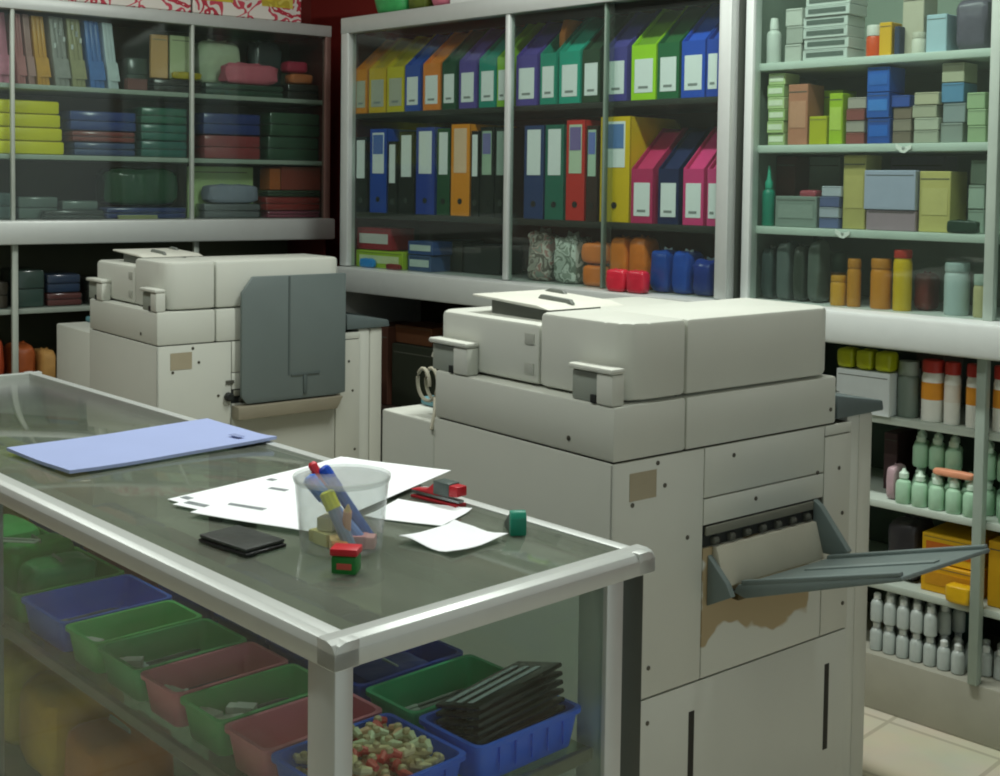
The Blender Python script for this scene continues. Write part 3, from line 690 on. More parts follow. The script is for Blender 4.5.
carton(LEFT, 128, 148, 80, a1, .03, .045, '#7a4a48', 'low dusky red box in front of the dark green pack', h=.045, pmid=84)
def card(px0, px1, ptop, zb, col, label, yy, name='card_pack', th=.02):
    x0, zt = LEFT.at(px0, ptop, yy); x1, _ = LEFT.at(px1, ptop, yy)
    o = thing(name, label, 'card', LEFT.w(x0, yy, zb), LEFT.a)
    w, h = x1 - x0 - .003, cap_h(LEFT, zb, zt - zb)
    MB().box(0, w, 0, th, 0, h, .003, 1).build('card_sheets', mat(col, .6, 0, .06, 15), o)
    MB().box(w * .1, w * .9, -.001, 0, h * .88, h * .9).build('top_seam', mat('#8f8f78', .7), o)
    return o
slab(LEFT, 153, 203, a1, .052, .05, .2, '#3a2c26', 'dark brown folded pack lying under the orange and cream cards', pm=78)
card(151, 169, 34, a1 + .054, '#d9a970', 'peach orange card pack standing on the dark brown pack', .06)
card(170, 192, 35, a1 + .054, '#c4cfa2', 'pale cream green card pack standing beside the peach one', .065)
packet(LEFT, 172, 204, 71, a1 + .053, .029, .028, '#b8a41c', 'yellow packet tucked in front of the cream green card', 71, h=.03, pmid=75)
slab(LEFT, 205, 285, a1, .05, .05, .2, '#3f6450', 'dark green folded pack, long one at the base of the cloth pile', pm=84)
packet(LEFT, 196, 247, 39, a1 + .052, .16, .10, '#d8e8c4', 'pale cream green cloth roll at the top of the pile', 72, pmid=45, lump=.2, rough=.6)
packet(LEFT, 222, 284, 62, a1 + .051, .05, .10, '#d87082', 'rose pink cloth bundle in the pile on the top shelf', 73, pmid=72, lump=.25, rough=.6)
packet(LEFT, 252, 286, 40, a1 + .051, .17, .1, '#4d5656', 'grey film bag behind the rose pink bundle', 74, pmid=50, rough=.2, film='#7c8a88')
slab(LEFT, 288, 320, a1, .065, .05, .2, '#2e2418', 'dark folded pack under the orange cloth by the end post', pm=84)
packet(LEFT, 291, 316, 63, a1 + .067, .06, .09, '#d47a48', 'orange brown cloth folded under a crimson one', 75, h=.045, pmid=70, rough=.6)
packet(LEFT, 287, 311, 47, a1 + .114, .06, .09, '#b42a4a', 'crimson cloth on top of the orange brown one', 76, h=.05, pmid=55, rough=.6)
# second shelf
for i in range(4):
    l = ['lowest', 'second from below', 'third from below', 'topmost']
    slab(LEFT, -36, 66 - i * 1.6, a2 + i * .0505, .0495, .05, .24, '#e9e012', f'bright yellow folded pack, {l[i]} of the yellow stack', pm=125, rough=.35, film=False, layers=1)
slab(LEFT, 74, 137, a2, .052, .05, .22, '#4f62a4', 'grey blue folded pack, lowest of the blue and red stack', pm=145)
slab(LEFT, 72, 137, a2 + .053, .042, .05, .22, '#c04440', 'brick red folded pack in the middle of the blue and red stack', pm=133)
slab(LEFT, 70, 138, a2 + .096, .075, .05, .22, '#2b50b8', 'navy blue folded pack on top of the brick red one', pm=118)
for i in range(3): slab(LEFT, 141, 189, a2 + i * .066, .065, .05, .22, ['#27857c', '#2a8c7c', '#2c8a6c'][i], f'teal green folded pack, {["lowest", "middle", "topmost"][i]} of the teal stack', pm=130)
slab(LEFT, 204, 262, a2, .097, .06, .2, '#d8404c', 'red folded pack under a navy one past the second mullion', pm=145)
slab(LEFT, 203, 262, a2 + .099, .088, .06, .2, '#3046ac', 'navy folded pack lying on the red one', pm=118)
slab(LEFT, 268, 320, a2, .10, .06, .2, '#3c6a4c', 'dark green bagged pack by the end post, lower one', pm=145, rough=.25)
slab(LEFT, 270, 321, a2 + .102, .10, .06, .2, '#44704e', 'dark green bagged pack by the end post, upper one', pm=118, rough=.25)
# third level, on the ledge
slab(LEFT, -30, 14, a3, .10, .06, .22, '#7d9094', 'blue grey folded pack before the first mullion above the ledge', pm=205)
slab(LEFT, 18, 60, a3, .085, .10, .2, '#94a09c', 'silver grey folded pack after the first mullion above the ledge', pm=200)
slab(LEFT, 44, 106, a3, .035, .03, .065, '#4a4c4a', 'flat charcoal folded pack in front of the silver grey one', pm=212)
slab(LEFT, 62, 100, a3, .07, .11, .2, '#a4aeaa', 'pale grey folded pack between the silver grey one and the dark green bag', pm=200)
packet(LEFT, 104, 186, 166, a3 + .047, .06, .2, '#1d4a30', 'dark green shiny bag on a navy pack above the ledge', 81, pmid=190, rough=.2, film='#5c7064')
slab(LEFT, 106, 188, a3, .045, .05, .22, '#28409a', 'navy folded pack beneath the dark green bag', pm=210)
slab(LEFT, 118, 160, a3, .016, .027, .022, '#a9ab78', 'thin cream pack at the ledge in front of the navy one', pm=215, film=False, layers=2)
card(188, 254, 166, a3 + .0006, '#cce4a4', 'pale green card sheet standing behind the grey mauve pile', .17)
slab(LEFT, 204, 262, a3, .06, .06, .10, '#98909a', 'grey mauve folded pack, lower of the pile before the red boxes', pm=208)
packet(LEFT, 206, 263, 184, a3 + .061, .065, .09, '#8c92a4', 'grey blue crumpled cloth on the grey mauve pack', 82, pmid=192, rough=.6)
slab(LEFT, 268, 322, a3, .03, .05, .2, '#d04a74', 'pink folded pack at the bottom of the red pile by the end post', pm=213)
slab(LEFT, 266, 322, a3 + .031, .058, .05, .2, '#d82420', 'bright red folded pack above the pink one', pm=203)
slab(LEFT, 268, 322, a3 + .09, .028, .05, .2, '#35512a', 'green folded pack between red and maroon', pm=193)
carton(LEFT, 282, 322, 166, a3 + .119, .06, .2, '#8a3626', 'maroon box on top of the red pile by the end post', h=.10, pmid=178)
carton(LEFT, 270, 281, 166, a3 + .119, .06, .1, '#b05a22', 'narrow orange box beside the maroon one', h=.09, pmid=178)
# below the ledge
for px0, px1, pt, h, c, l in ((-20, 10, 283, .10, '#5b4a3c', 'brown grey folded pack under the ledge before the lower mullion'), (16, 46, 268, .14, '#3d5a52', 'grey green folded pack under the ledge after the lower mullion'),
        (47, 84, 270, .05, '#7c3230', 'brick red folded pack under the ledge near the first copier'), (88, 150, 270, .1, '#2f2f26', 'dark folded pack on the shelf behind the first copier')):
    slab(LEFT, px0, px1, a4, h, .06, .22, c, l, pm=300, rough=.6)
slab(LEFT, 47, 82, a4 + .051, .07, .06, .2, '#24406e', 'navy folded pack lying on the brick red one', pm=275, rough=.6)
packet(LEFT, -30, 10, 338, a5, .04, .2, '#9a4022', 'orange red bag on the lower shelf before the mullion', 84, pmid=350, rough=.5)
packet(LEFT, 14, 40, 344, a5, .04, .2, '#a4552a', 'rust orange bag on the lower shelf after the mullion', 85, pmid=352, rough=.5)
packet(LEFT, 41, 60, 350, a5, .03, .16, '#b98e52', 'tan bag on the lower shelf by the first copier', 86, pmid=358, rough=.5)
packet(LEFT, 70, 170, 330, a5, .06, .2, '#2d3026', 'dark bag on the lower shelf hidden behind the first copier', 87, pmid=352, rough=.6)
# long printed boxes on top
prn = pattern_mat('print', ('#e0dad2', '#b83244', '#ded8d0', '#c8485a', '#e2dcd4'), 11, .5)
for i, (px0, px1) in enumerate(((76, 190), (191, 300))):
    x0, _ = LEFT.at(px0, 10, .02); x1, _ = LEFT.at(px1, 15, .02); w = x1 - x0 - .004
    o = thing('gift_box', ['long red and white printed box on the packet cabinet, further from the red wall corner', 'long red and white printed box with yellow patches nearest the red wall corner'][i], 'box', LEFT.w(x0, -.002, 2.0626), LEFT.a)
    MB().box(0, w, 0, .3, 0, .17, .004, 1).build('box_body', prn, o)
    for k in range(2 * i): MB().box(w * (.06 + .56 * k), w * (.06 + .56 * k) + .14, -.0015, 0, .055, .15).build('yellow_patch', pattern_mat('print', ('#c9b83a', '#b9a637', '#d3c65c'), 20), o)
    MB().box(0, w, -.001, .301, .168, .171).build('lid_edge', mat('#c9c4b9', .6), o)

# ------------------------------------------------------------------ glass counter
def counter():
    o = thing('display_counter', 'aluminium framed glass counter holding the coloured plastic trays', 'counter', COUNTER.o, COUNTER.a)
    Lx, D, H = 2.10, .545, .90
    rail = [(0, 0), (0, .020), (.006, .028), (.016, .031), (.034, .031), (.034, .0)]
    def front_rail(y0, sgn, name):
        pts = [(y0 + sgn * p[0], H - .0375 + p[1]) for p in rail]
        MB().prism(pts, 'x', -Lx, 0, .0008).build(name, ALU, o)
    front_rail(0, 1, 'long_rail'); front_rail(D, -1, 'long_rail')
    pe = [(-p[0], H - .0370 + p[1]) for p in rail]
    MB().prism(pe, 'y', .0, D, .0008).build('short_rail', ALU, o)
    pe = [(-Lx + p[0], H - .0370 + p[1]) for p in rail]
    MB().prism(pe, 'y', .0, D, .0008).build('short_rail', ALU, o)
    MB().box(-1.05, -.034, .0342, .072, H - .0225, H - .0158, .001).build('inner_strip', mat('#b5ada0', .5, .1, .05), o)  # grey-brown strip just under the glass, along the front rail
    MB().box(-Lx + .034, -.034, D - .05, D - .034, H - .032, H - .026, .001).build('inner_strip', mat('#8c8a80', .4, .25, .05), o)
    for x in (-Lx + .006, -1.05, -.052):
        for y, dd in ((.005, .032), (D - .092, .034)):
            MB().box(x - .008, x + .046, y, y + dd - (.006 if y < .1 else 0), .06, H - .037, .003).build('post', ALU, o)
            if y > .1: MB().box(x + .004, x + .042, y + dd + .0005, D - .012, .06, H - .037, .002).build('door_channel', mat('#39413a', .5), o)
    MB().box(-Lx + .03, -.03, .03, D - .03, H - .0155, H - .0085, .001).build('glass_top', GLASS_TOP, o)
    MB().box(-Lx + .053, -1.051, .012, .017, .12, H - .037).build('glass_pane', PANE, o); MB().box(-1.003, -.053, .012, .017, .12, H - .037).build('glass_pane', PANE, o)
    MB().box(-.018, -.013, .0375, D - .0925, .12, H - .037).build('glass_pane', PANE, o)
    MB().box(-Lx + .03, -.03, D - .010, D - .005, .12, H - .037).build('glass_pane', PANE, o)
    MB().box(-Lx + .06, -.031, .038, D - .1, .626, .634, .001).build('glass_shelf', SHELF_GLASS, o)
    MB().box(-Lx + .035, -.034, .026, .036, .618, .636, .002).build('shelf_edge_strip', mat('#77786a', .5, .2), o)
    MB().box(-.030, -.020, .038, D - .1, .618, .636, .002).build('shelf_edge_strip', mat('#77786a', .5, .2), o)
    MB().box(-Lx + .06, -.031, .038, D - .1, .352, .36, .001).build('glass_shelf', SHELF_GLASS, o)
    MB().box(-Lx + .035, -.034, .026, .036, .344, .362, .002).build('shelf_edge_strip', mat('#77786a', .5, .2), o)
    MB().box(-Lx + .002, -.002, .002, D - .002, .06, .12, .003).build('base_board', mat('#6e6350', .6), o)
    MB().box(-Lx + .03, -.03, .03, D - .03, 0, .06).build('plinth', ALU_DK, o)
    return o
counter()

SZ = .6346
def tray(x0, x1, y0, y1, col, label, h=.053, z=SZ, rough=.4):
    o = thing('plastic_tray', label, 'tray', COUNTER.w((x0 + x1) / 2, (y0 + y1) / 2, z), COUNTER.a)
    w, d, t, s = (x1 - x0) / 2 - .0015, (y1 - y0) / 2 - .0015, .0022, .008
    bm = bmesh.new()
    def ring(a, b, zz, r=.012):
        vs = []
        for cx, cy, q in ((1, 1, 0), (-1, 1, 1), (-1, -1, 2), (1, -1, 3)):
            for k in range(4):
                t_ = math.pi / 2 * (q + k / 3)
                vs.append(bm.verts.new((cx * (a - r) + r * math.cos(t_), cy * (b - r) + r * math.sin(t_), zz)))
        return vs
    rs = [ring(w - s - .003, d - s - .003, 0), ring(w - .004, d - .004, h - .006), ring(w, d, h - .006), ring(w, d, h), ring(w - .004 - t, d - .004 - t, h), ring(w - s - .003 - t, d - s - .003 - t, t)]
    fs = [bm.faces.new(rs[0][::-1]), bm.faces.new(rs[-1])]
    n = len(rs[0])
    for i in range(len(rs) - 1):
        for k in range(n): fs.append(bm.faces.new((rs[i][k], rs[i][(k + 1) % n], rs[i + 1][(k + 1) % n], rs[i + 1][k])))
    bmesh.ops.recalc_face_normals(bm, faces=fs)
    b = MB(); b.bm.free(); b.bm = bm
    b.build('tray_body', mat(col, rough, 0, .06, 20), o)
    r = MB()
    for k in range(-2, 3): r.box(w - .004, w - .0015, d * .3 * k - .001, d * .3 * k + .001, .012, h - .01); r.box(-w + .0015, -w + .004, d * .3 * k - .001, d * .3 * k + .001, .012, h - .01)
    r.build('moulded_ribs', mat(col, rough, 0, .06, 20), o)
    return o
GREEN, BLUE, PINK, TEAL = '#6ad27a', '#4470ee', '#ee86a0', '#45c088'
tray(-.975, -.803, .042, .245, BLUE, 'blue tray in the front row, next after the heaped green tray')
tray(-.800, -.685, .042, .235, GREEN, 'bright green tray beside the blue one in the front row')
tray(-.683, -.548, .042, .235, '#55c078', 'bright green tray between another green tray and the rose tray')
tray(-.546, -.433, .042, .235, PINK, 'rose pink tray between two green trays')
tray(-.431, -.316, .042, .235, '#5eb873', 'green tray between the two rose pink trays')
tray(-.314, -.205, .042, .235, '#e07f94', 'rose pink tray next to the counter corner')
tray(-.203, -.034, .042, .235, '#3564e6', 'blue tray in the counter corner, heaped with small trinkets')
tray(-.164, -.034, .247, .445, '#3a6cf0', 'blue tray by the end pane filled with black pouches')
tray(-.285, -.168, .250, .455, TEAL, 'sea green tray in the second row beside the pouch tray')
tray(-.405, -.289, .250, .455, '#2a48c4', 'dark blue tray in the second row beside the sea green one')
tray(-.545, -.415, .250, .455, '#2a4bb4', 'blue tray in the second row behind the rose tray')
tray(-.70, -.55, .250, .455, '#28489c', 'blue tray in the second row behind the green trays')
tray(-.90, -.71, .255, .46, '#2444b0', 'blue tray in the second row behind the blue front tray')
tray(-1.20, -.980, .042, .245, '#62be66', 'green tray heaped with green packets near the counter middle')
tray(-1.20, -.955, .255, .448, '#b0485a', 'red pink tray in the second row behind the heaped green tray')
tray(-1.46, -1.21, .042, .245, '#3a8f4a', 'green tray beyond the middle post of the counter')
tray(-1.46, -1.21, .255, .448, '#2a4bb4', 'blue tray beyond the middle post in the second row')

# things lying in the trays
def pen(L=.13, r=.0045, col='#1c2340', cap='#dfe2e2'):
    o = thing('pen', 'x', 'pen')
    MB().tube([(-L / 2, 0, r), (L * .28, 0, r), (L * .36, 0, r), (L / 2 - .012, 0, r), (L / 2, 0, r)], [r * .9, r, r, r * .8, r * .25], 8).build('barrel', mat(col, .35), o)
    MB().tube([(-L / 2 - .001, 0, r), (-L / 2 + .034, 0, r)], r * 1.15, 8).build('cap', mat(cap, .4), o)
    return o
def lay(proto, x, y, z, ang, label, group, tilt=0.0):
    loc = COUNTER.w(x, y, z)
    if proto.get('placed'):
        return copy_thing(proto, loc, (0, tilt, COUNTER.a + ang), label, group)
    proto['placed'] = 1
    put(proto, loc, (0, tilt, COUNTER.a + ang)); tag(proto, label, None, group)
    return proto
TZ = SZ + .0028
def fill_pens(cx, cy, n, col, cap, what, group, ang=90, sp=.0125, L=.13, r=.0045, layers=2):
    p = pen(L, r, col, cap)
    for l in range(layers):
        for i in range(n - l):
            lay(p, cx + (i - (n - 1 - l) / 2) * sp, cy + random.uniform(-.006, .006), TZ + l * 2.1 * r, R(ang) + random.uniform(-.04, .04), ('upper ' if l else '') + what, group + (', upper layer' if l else ''))
fill_pens(-.742, .135, 6, '#20241c', '#d9dcd8', 'black pen with white cap lying in the bright green tray beside the blue one', 'pens in the first green tray', layers=2)
fill_pens(-.616, .135, 7, '#174a44', '#c9d8dc', 'dark teal marker with pale cap lying in the second bright green tray', 'markers in the second green tray', layers=2)
fill_pens(-.489, .135, 6, '#1a2246', '#e6e6ea', 'navy pen with white cap lying in the rose tray between green ones', 'pens in the rose pink tray', layers=2)
fill_pens(-.374, .135, 6, '#5d6660', '#b9c2bf', 'grey silver pen lying in the green tray between rose trays', 'pens in the third green tray', layers=2)
fill_pens(-.226, .35, 6, '#55605a', '#a9b4ae', 'grey pen lying in the sea green tray', 'pens in the sea green tray', layers=2)
fill_pens(-.89, .14, 8, '#5e6a8a', '#8f959c', 'slate pen lying in the blue front tray', 'pens in the blue front tray', layers=1)
def eraser(col, w=.04, d=.018, h=.011, sleeve='#d8dad8'):
    o = thing('eraser', 'x', 'eraser')
    MB().box(-w / 2, w / 2, -d / 2, d / 2, 0, h, .002).build('rubber', mat(col, .7), o)
    MB().box(-w / 2 + .012, w / 2 + .0004, -d / 2 - .0005, d / 2 + .0005, .0002, h + .0005).build('card_sleeve', mat(sleeve, .6), o)
    return o
e = eraser('#e4e4e0'); b2 = [(-.745, .075), (-.70, .075)]
lay(e, -.761, .072, TZ + .02, .4, 'white eraser on the pens at the front of the first bright green tray', None)
lay(e, -.503, .073, TZ + .02, .2, 'white eraser on the pens at the front of the rose tray between green ones', None)
lay(e, -.645, .080, TZ + .02, .9, 'white eraser on the markers at the front of the second bright green tray', None)
for i, (x, y, a) in enumerate(((-.402, .075, .3), (-.362, .085, 1.2), (-.388, .12, .7))):
    lay(e, x, y, TZ + .02, a, 'white eraser on the grey pens of the green tray, ' + ['nearest the front pane', 'middle one', 'furthest back'][i], None)
e2 = eraser('#8a3a34', sleeve='#a85a48')
for i, (x, y, a) in enumerate(((-.262, .10, .5), (-.247, .16, 1.3), (-.282, .19, .1))):
    lay(e2, x, y, TZ, a, 'brownish red eraser lying in the corner rose tray, ' + ['nearest the front pane', 'middle one', 'furthest back'][i], None)
# trinkets heaped in the corner tray
GT = 'trinkets heaped in the corner tray'
def trinket(col):
    o = thing('trinket', 'x', 'trinket')
    MB().tube([(-.014, -.004, .006), (-.006, .005, .008), (.006, .005, .008), (.014, -.004, .006)], [.004, .0062, .0062, .004], 8).build('moulded_body', mat(col, .4), o)
    MB().lathe([(.005, .010), (.006, .012), (.0045, .016), (.001, .0175)], 8, (0, .004)).build('raised_dot', mat('#c9b48a', .4), o)
    return o
tk = [(trinket('#f0dcae'), 'cream'), (trinket('#d4554c'), 'red'), (trinket('#efbc98'), 'peach'), (trinket('#dcdcb8'), 'pale green')]
k = 0
for l in range(4):
    nx, ny = (5, 7) if l < 2 else ((5, 6) if l == 2 else (4, 5))
    for i in range(nx):
        for j in range(ny):
            p, cn = tk[(k * 7 + l + (k // 3)) % 4 if k % 5 else 0]; k += 1
            lay(p, -.118 + (i - (nx - 1) / 2) * .027 + random.uniform(-.003, .003), .14 + (j - (ny - 1) / 2) * .0235, TZ + l * .0182, random.uniform(0, 6.3), f'{cn} plastic trinket heaped in the blue corner tray', f'{cn} {GT}')
# black pouches, their white glare put on as shiny pale strips
PP = thing('flat_pouch', 'x', 'pouch')
MB().box(-.044, .044, -.082, .082, 0, .007, .003).build('pouch_cover', mat('#1b2622', .25, 0, .2, 20, .3), PP)
st_ = MB()
for q in range(3): st_.box(-.03 + q * .022, -.02 + q * .022, -.075, .06, .0072, .0082, .0004, 1)
st_.build('glare_strip', mat('#b4c2cc', .15, .6, .2, 80), PP)
PP['placed'] = 1
pl = ['lowest', 'second', 'third', 'fourth', 'fifth', 'topmost']
for i in range(6):
    loc = COUNTER.w(-.100 - .001 * i, .350, TZ + .025 + i * .0112)
    lab = f'black flat pouch with painted glare strips in the blue tray, {pl[i]} of the leaning pile'
    rot = (R(5), R(-15), COUNTER.a + R(i * .8 - 2))
    if i == 0: put(PP, loc, rot); tag(PP, lab)
    else: copy_thing(PP, loc, rot, lab)
# packets in the far trays
def cpack(x, y, w, d, h, col, label, z=TZ, seed=1, name='packet', rough=.35, power=.4):
    o = thing(name, label, 'packet', COUNTER.w(x, y, z), COUNTER.a)
    MB().bag(-w / 2, w / 2, -d / 2, d / 2, 0, h, seed, .14, power).build('wrapped_contents', mat(col, rough, 0, .18, 30, .2), o)
    MB().prism([(-w * .3, h * .82), (w * .3, h * .82), (w * .22, h), (-w * .2, h * 1.02)], 'y', -.001, .002).build('sealed_end', mat('#b8c4bc', .3), o)
    return o
cpack(-1.135, .14, .085, .14, .10, '#5cc864', 'bright green packet heaped in the green tray, further from the corner', seed=101)
cpack(-1.045, .14, .08, .14, .085, '#52b870', 'bright green packet heaped in the green tray, nearer the corner', seed=102)
cpack(-1.02, .345, .075, .11, .075, '#b63a52', 'crimson packet in the red pink tray', seed=103)
cpack(-1.12, .345, .075, .11, .085, '#2b9270', 'teal packet in the red pink tray', seed=104)
cpack(-.80, .355, .12, .13, .06, '#1d3cae', 'cobalt blue packet in the blue second row tray behind the blue front tray', seed=105)
cpack(-.63, .35, .10, .13, .06, '#2b5cc0', 'blue packet in the second row tray behind the green trays', seed=106)
cpack(-.48, .35, .09, .13, .055, '#20347c', 'navy packet in the second row tray behind the rose tray', seed=107)
cpack(-.347, .35, .08, .13, .045, '#263a8c', 'navy packet in the dark blue second row tray', seed=108)
cpack(-1.33, .14, .17, .15, .09, '#62c470', 'green packet beyond the middle post of the counter', seed=109)
cpack(-1.33, .35, .17, .13, .07, '#e48080', 'salmon red packet beyond the middle post in the second row', seed=110)
ruler = thing('card_strip', 'white card strip resting on the green packets', 'card', COUNTER.w(-1.12, .085, TZ + .108), COUNTER.a + R(40))
MB().box(-.055, .055, -.012, .012, 0, .002, .0005).build('card', mat('#dfe6dc', .5), ruler); MB().box(-.05, .05, -.004, .004, .002, .0024).build('printed_line', mat('#8b9a8c', .6), ruler)
# bundles standing past the middle of the counter, up to the glass
for i, (x, y, w, d, h, c, l) in enumerate(((-1.62, .14, .24, .18, .12, '#57b868', 'light green packet stack far along the counter, front row'), (-1.62, .36, .24, .18, .12, '#d8a874', 'tan packet stack far along the counter, second row'),
        (-1.9, .14, .24, .18, .13, '#d86a64', 'coral red packet stack at the far end of the counter, front row'), (-1.9, .36, .24, .18, .13, '#e6dc2a', 'lemon yellow packet stack at the far end of the counter, second row'))):
    cpack(x, y, w, d, h, c, l, SZ + .0005, 120 + i)
# lower shelf of the counter
LZ = .3606
for i, (x, y, w, d, h, c, l) in enumerate(((-.98, .14, .17, .16, .17, '#dcb020', 'mustard yellow packet on the lower counter shelf by the middle post'), (-.80, .14, .16, .16, .14, '#d07c28', 'orange brown packet on the lower counter shelf next to the mustard one'),
        (-1.17, .15, .18, .17, .18, '#d4c630', 'olive yellow packet on the lower counter shelf beyond the middle post'), (-.62, .16, .16, .18, .08, '#6a5240', 'dark brown packet on the lower counter shelf'),
        (-.45, .17, .15, .2, .07, '#3c3a2c', 'blackish packet on the lower counter shelf between brown ones'), (-.28, .17, .15, .2, .07, '#51402c', 'brown packet on the lower counter shelf near the corner'),
        (-.12, .18, .12, .2, .08, '#6a6a3e', 'olive packet on the lower counter shelf at the corner'), (-.15, .42, .18, .16, .1, '#7c7c50', 'pale olive packet at the back of the lower counter shelf'),
        (-.40, .41, .2, .16, .09, '#3d4436', 'dark olive packet at the back of the lower counter shelf'), (-.66, .41, .24, .16, .12, '#42362a', 'dark packet at the back of the lower counter shelf behind the brown one'))):
    cpack(x, y, w, d, h, c, l, LZ, 140 + i, rough=.5)

# ------------------------------------------------------------------ things on the counter top
GT_Z = .8918
pm_ = thing('plastic_folder', 'pale lavender blue folder lying at the far part of the counter top', 'folder', COUNTER.w(-1.055, .332, .9005), COUNTER.a + R(2.5))
GT_Z = .8920
put(pm_, COUNTER.w(-1.055, .318, GT_Z + .0022), (0, 0, COUNTER.a + R(2.5)))
MB().sheet(.245, .425, .006, .006, seed=3).build('folder_cover', mat('#a3b1dc', .45, 0, .05, 8), pm_)
MB().box(-.12, .12, -.2085, -.2065, .0065, .0075).build('seam', mat('#7c86ac', .5), pm_); MB().box(.05, .085, .15, .165, .0105, .0112).build('printed_mark', mat('#8793bb', .6), pm_)
prt = pattern_mat('lines', ('#5b6066', '#eef2f5'), 22, .8)
def sheet(x, y, w, d, a, z, label, curl, seed, printed=True, lines=((.2, .7, .55),)):
    o = thing('paper_sheet', label, 'paper', COUNTER.w(x, y, z), COUNTER.a + R(a))
    MB().sheet(w, d, .0009, curl, seed=seed).build('paper', PAPER, o)
    if printed:
        for u0, u1, v in lines: b = MB(); b.box((u0 - .5) * w, (u1 - .5) * w, (v - .5) * d - .006, (v - .5) * d + .006, .0011, .0016); b.build('printed_block', mat('#7d8486', .8, 0, .5, 90), o)
    return o
sheet(-.61, .375, .20, .40, 9, GT_Z + .0022, 'white printed sheet at the bottom of the pile, nearest the lavender folder', 0, 5, True, ((.05, .12, .7), (.04, .5, .06)))
sheet(-.59, .375, .21, .41, 15, GT_Z + .0040, 'white printed sheet in the middle of the pile on the glass', 0, 6, True, ((.04, .6, .05), (.05, .12, .5)))
sheet(-.545, .38, .215, .43, 21, GT_Z + .0060, 'topmost large white sheet of the pile beside the pen pot', .002, 7, True, ((.08, .4, .16), (.06, .22, .42)))
sheet(-.36, .415, .13, .11, 24, GT_Z + .0002, 'small white note between the stapler and the square note', .004, 8, False)
sheet(-.218, .362, .105, .115, 6, GT_Z + .0002, 'square white note, its corners curling, near the counter end rail', .012, 9, False)
w = thing('wallet', 'black wallet lying by the front rail next to the papers', 'wallet', COUNTER.w(-.395, .125, GT_Z + .0003), COUNTER.a + R(6))
MB().box(-.055, .055, -.035, .035, 0, .006, .0028).build('lower_leaf', mat('#191b1b', .4, 0, .2, 40, .2), w); MB().box(-.054, .052, -.034, .034, .0065, .012, .0028).build('upper_leaf', mat('#3c403d', .4, 0, .2, 40, .2), w)
# pen pot
cupx, cupy, cr, ch = -.300, .226, .066, .100
cup = thing('pen_pot', 'frosted clear plastic pot of pens and small goods on the counter', 'pot', COUNTER.w(cupx, cupy, GT_Z + .0003), COUNTER.a)
MB().lathe([(.0, 0), (cr * .86, 0), (cr, ch), (cr + .002, ch + .001), (cr + .002, ch - .002), (cr - .0018, ch - .003), (cr * .86 - .0018, .002), (.0, .002)], 32).build('pot_wall', FROST, cup)
MB().lathe([(cr * 1.003, ch * .93), (cr * 1.02, ch * .95), (cr * 1.003, ch * .97)], 32).build('rim_bead', FROST, cup)
def stuck_pen(dx, dy, tx, ty, L, r, col, cap, label, tipcol=None):
    o = thing('pen', label, 'pen', COUNTER.w(cupx + dx, cupy + dy, GT_Z + .0055), COUNTER.a)
    a = Vector((0, 0, 0)); b = Vector((tx - dx, ty - dy, 0)); b.z = math.sqrt(max(1e-6, L * L - b.x ** 2 - b.y ** 2)); d = b.normalized()
    MB().tube([a, a + d * (L * .7)], r, 10).build('barrel', mat(col, .3), o)
    MB().tube([a + d * (L * .7), a + d * (L * .97), a + d * L], [r * 1.2, r * 1.2, r * .7], 10).build('cap', mat(cap, .35), o)
    return o
stuck_pen(.034, .016, -.046, -.026, .126, .0088, '#6f92d8', '#2f7fe6', 'thick sky blue marker leaning in the pen pot')
stuck_pen(.024, .036, -.042, -.004, .126, .0078, '#3560b4', '#1f4fc0', 'deep blue marker with round cap leaning in the pen pot')
stuck_pen(-.004, .020, -.052, -.016, .122, .0055, '#b04a54', '#d83440', 'red capped pen leaning in the pen pot')
stuck_pen(.040, -.012, .004, -.030, .088, .009, '#93a4c4', '#e6ea1e', 'grey blue highlighter with lemon yellow cap in the pen pot')
for i, (dx, dy, z, c, s, l) in enumerate(((-.028, -.018, .003, '#e0d888', '#ece8a0', 'yellow eraser at the bottom of the pen pot'), (-.022, .02, .003, '#d8d8d2', '#c77a80', 'white eraser with pink sleeve in the pen pot'),
        (.03, -.028, .003, '#f4a860', '#f6d088', 'orange eraser against the wall of the pen pot'), (.034, .014, .003, '#f0b4b0', '#e09a9c', 'pink eraser in the pen pot'), (-.03, .0, .0225, '#e8bc58', '#e6e0b8', 'ochre eraser lying on others in the pen pot'))):
    e_ = eraser(c, .044, .022, .017, s); put(e_, COUNTER.w(cupx + dx * .8, cupy + dy * .8, GT_Z + z), (0, 0, COUNTER.a + i * 1.3)); tag(e_, l)
cr_ = thing('crayon', 'peach crayon leaning upright inside the pen pot', 'crayon', COUNTER.w(cupx + .026, cupy - .012, GT_Z + .016), COUNTER.a)
MB().tube([(0, 0, 0), (.012, -.006, .045)], .006, 10).build('wrapped_stick', mat('#e6b08c', .6), cr_); MB().tube([(.012, -.006, .045), (.0145, -.007, .054)], [.005, .0015], 10).build('point', mat('#e0c47a', .6), cr_)
gp_ = thing('paste_tub', 'small green tub with red lid in front of the pen pot', 'tub', COUNTER.w(-.203, .163, GT_Z + .0003), COUNTER.a + R(38))
MB().box(-.017, .017, -.013, .013, 0, .024, .003).build('tub_body', mat('#1e7a32', .4), gp_); MB().box(-.0185, .0185, -.0145, .0145, .0245, .034, .002).build('lid', mat('#c32530', .4), gp_)
MB().box(-.009, .011, -.0142, -.0132, .007, .015, .0004, 1).build('red_label', mat('#c8574c', .5), gp_)
sp = thing('stapler', 'small red and grey stapler lying beside the back rail of the counter', 'stapler', COUNTER.w(-.395, .485, GT_Z + .0003), COUNTER.a + R(3))
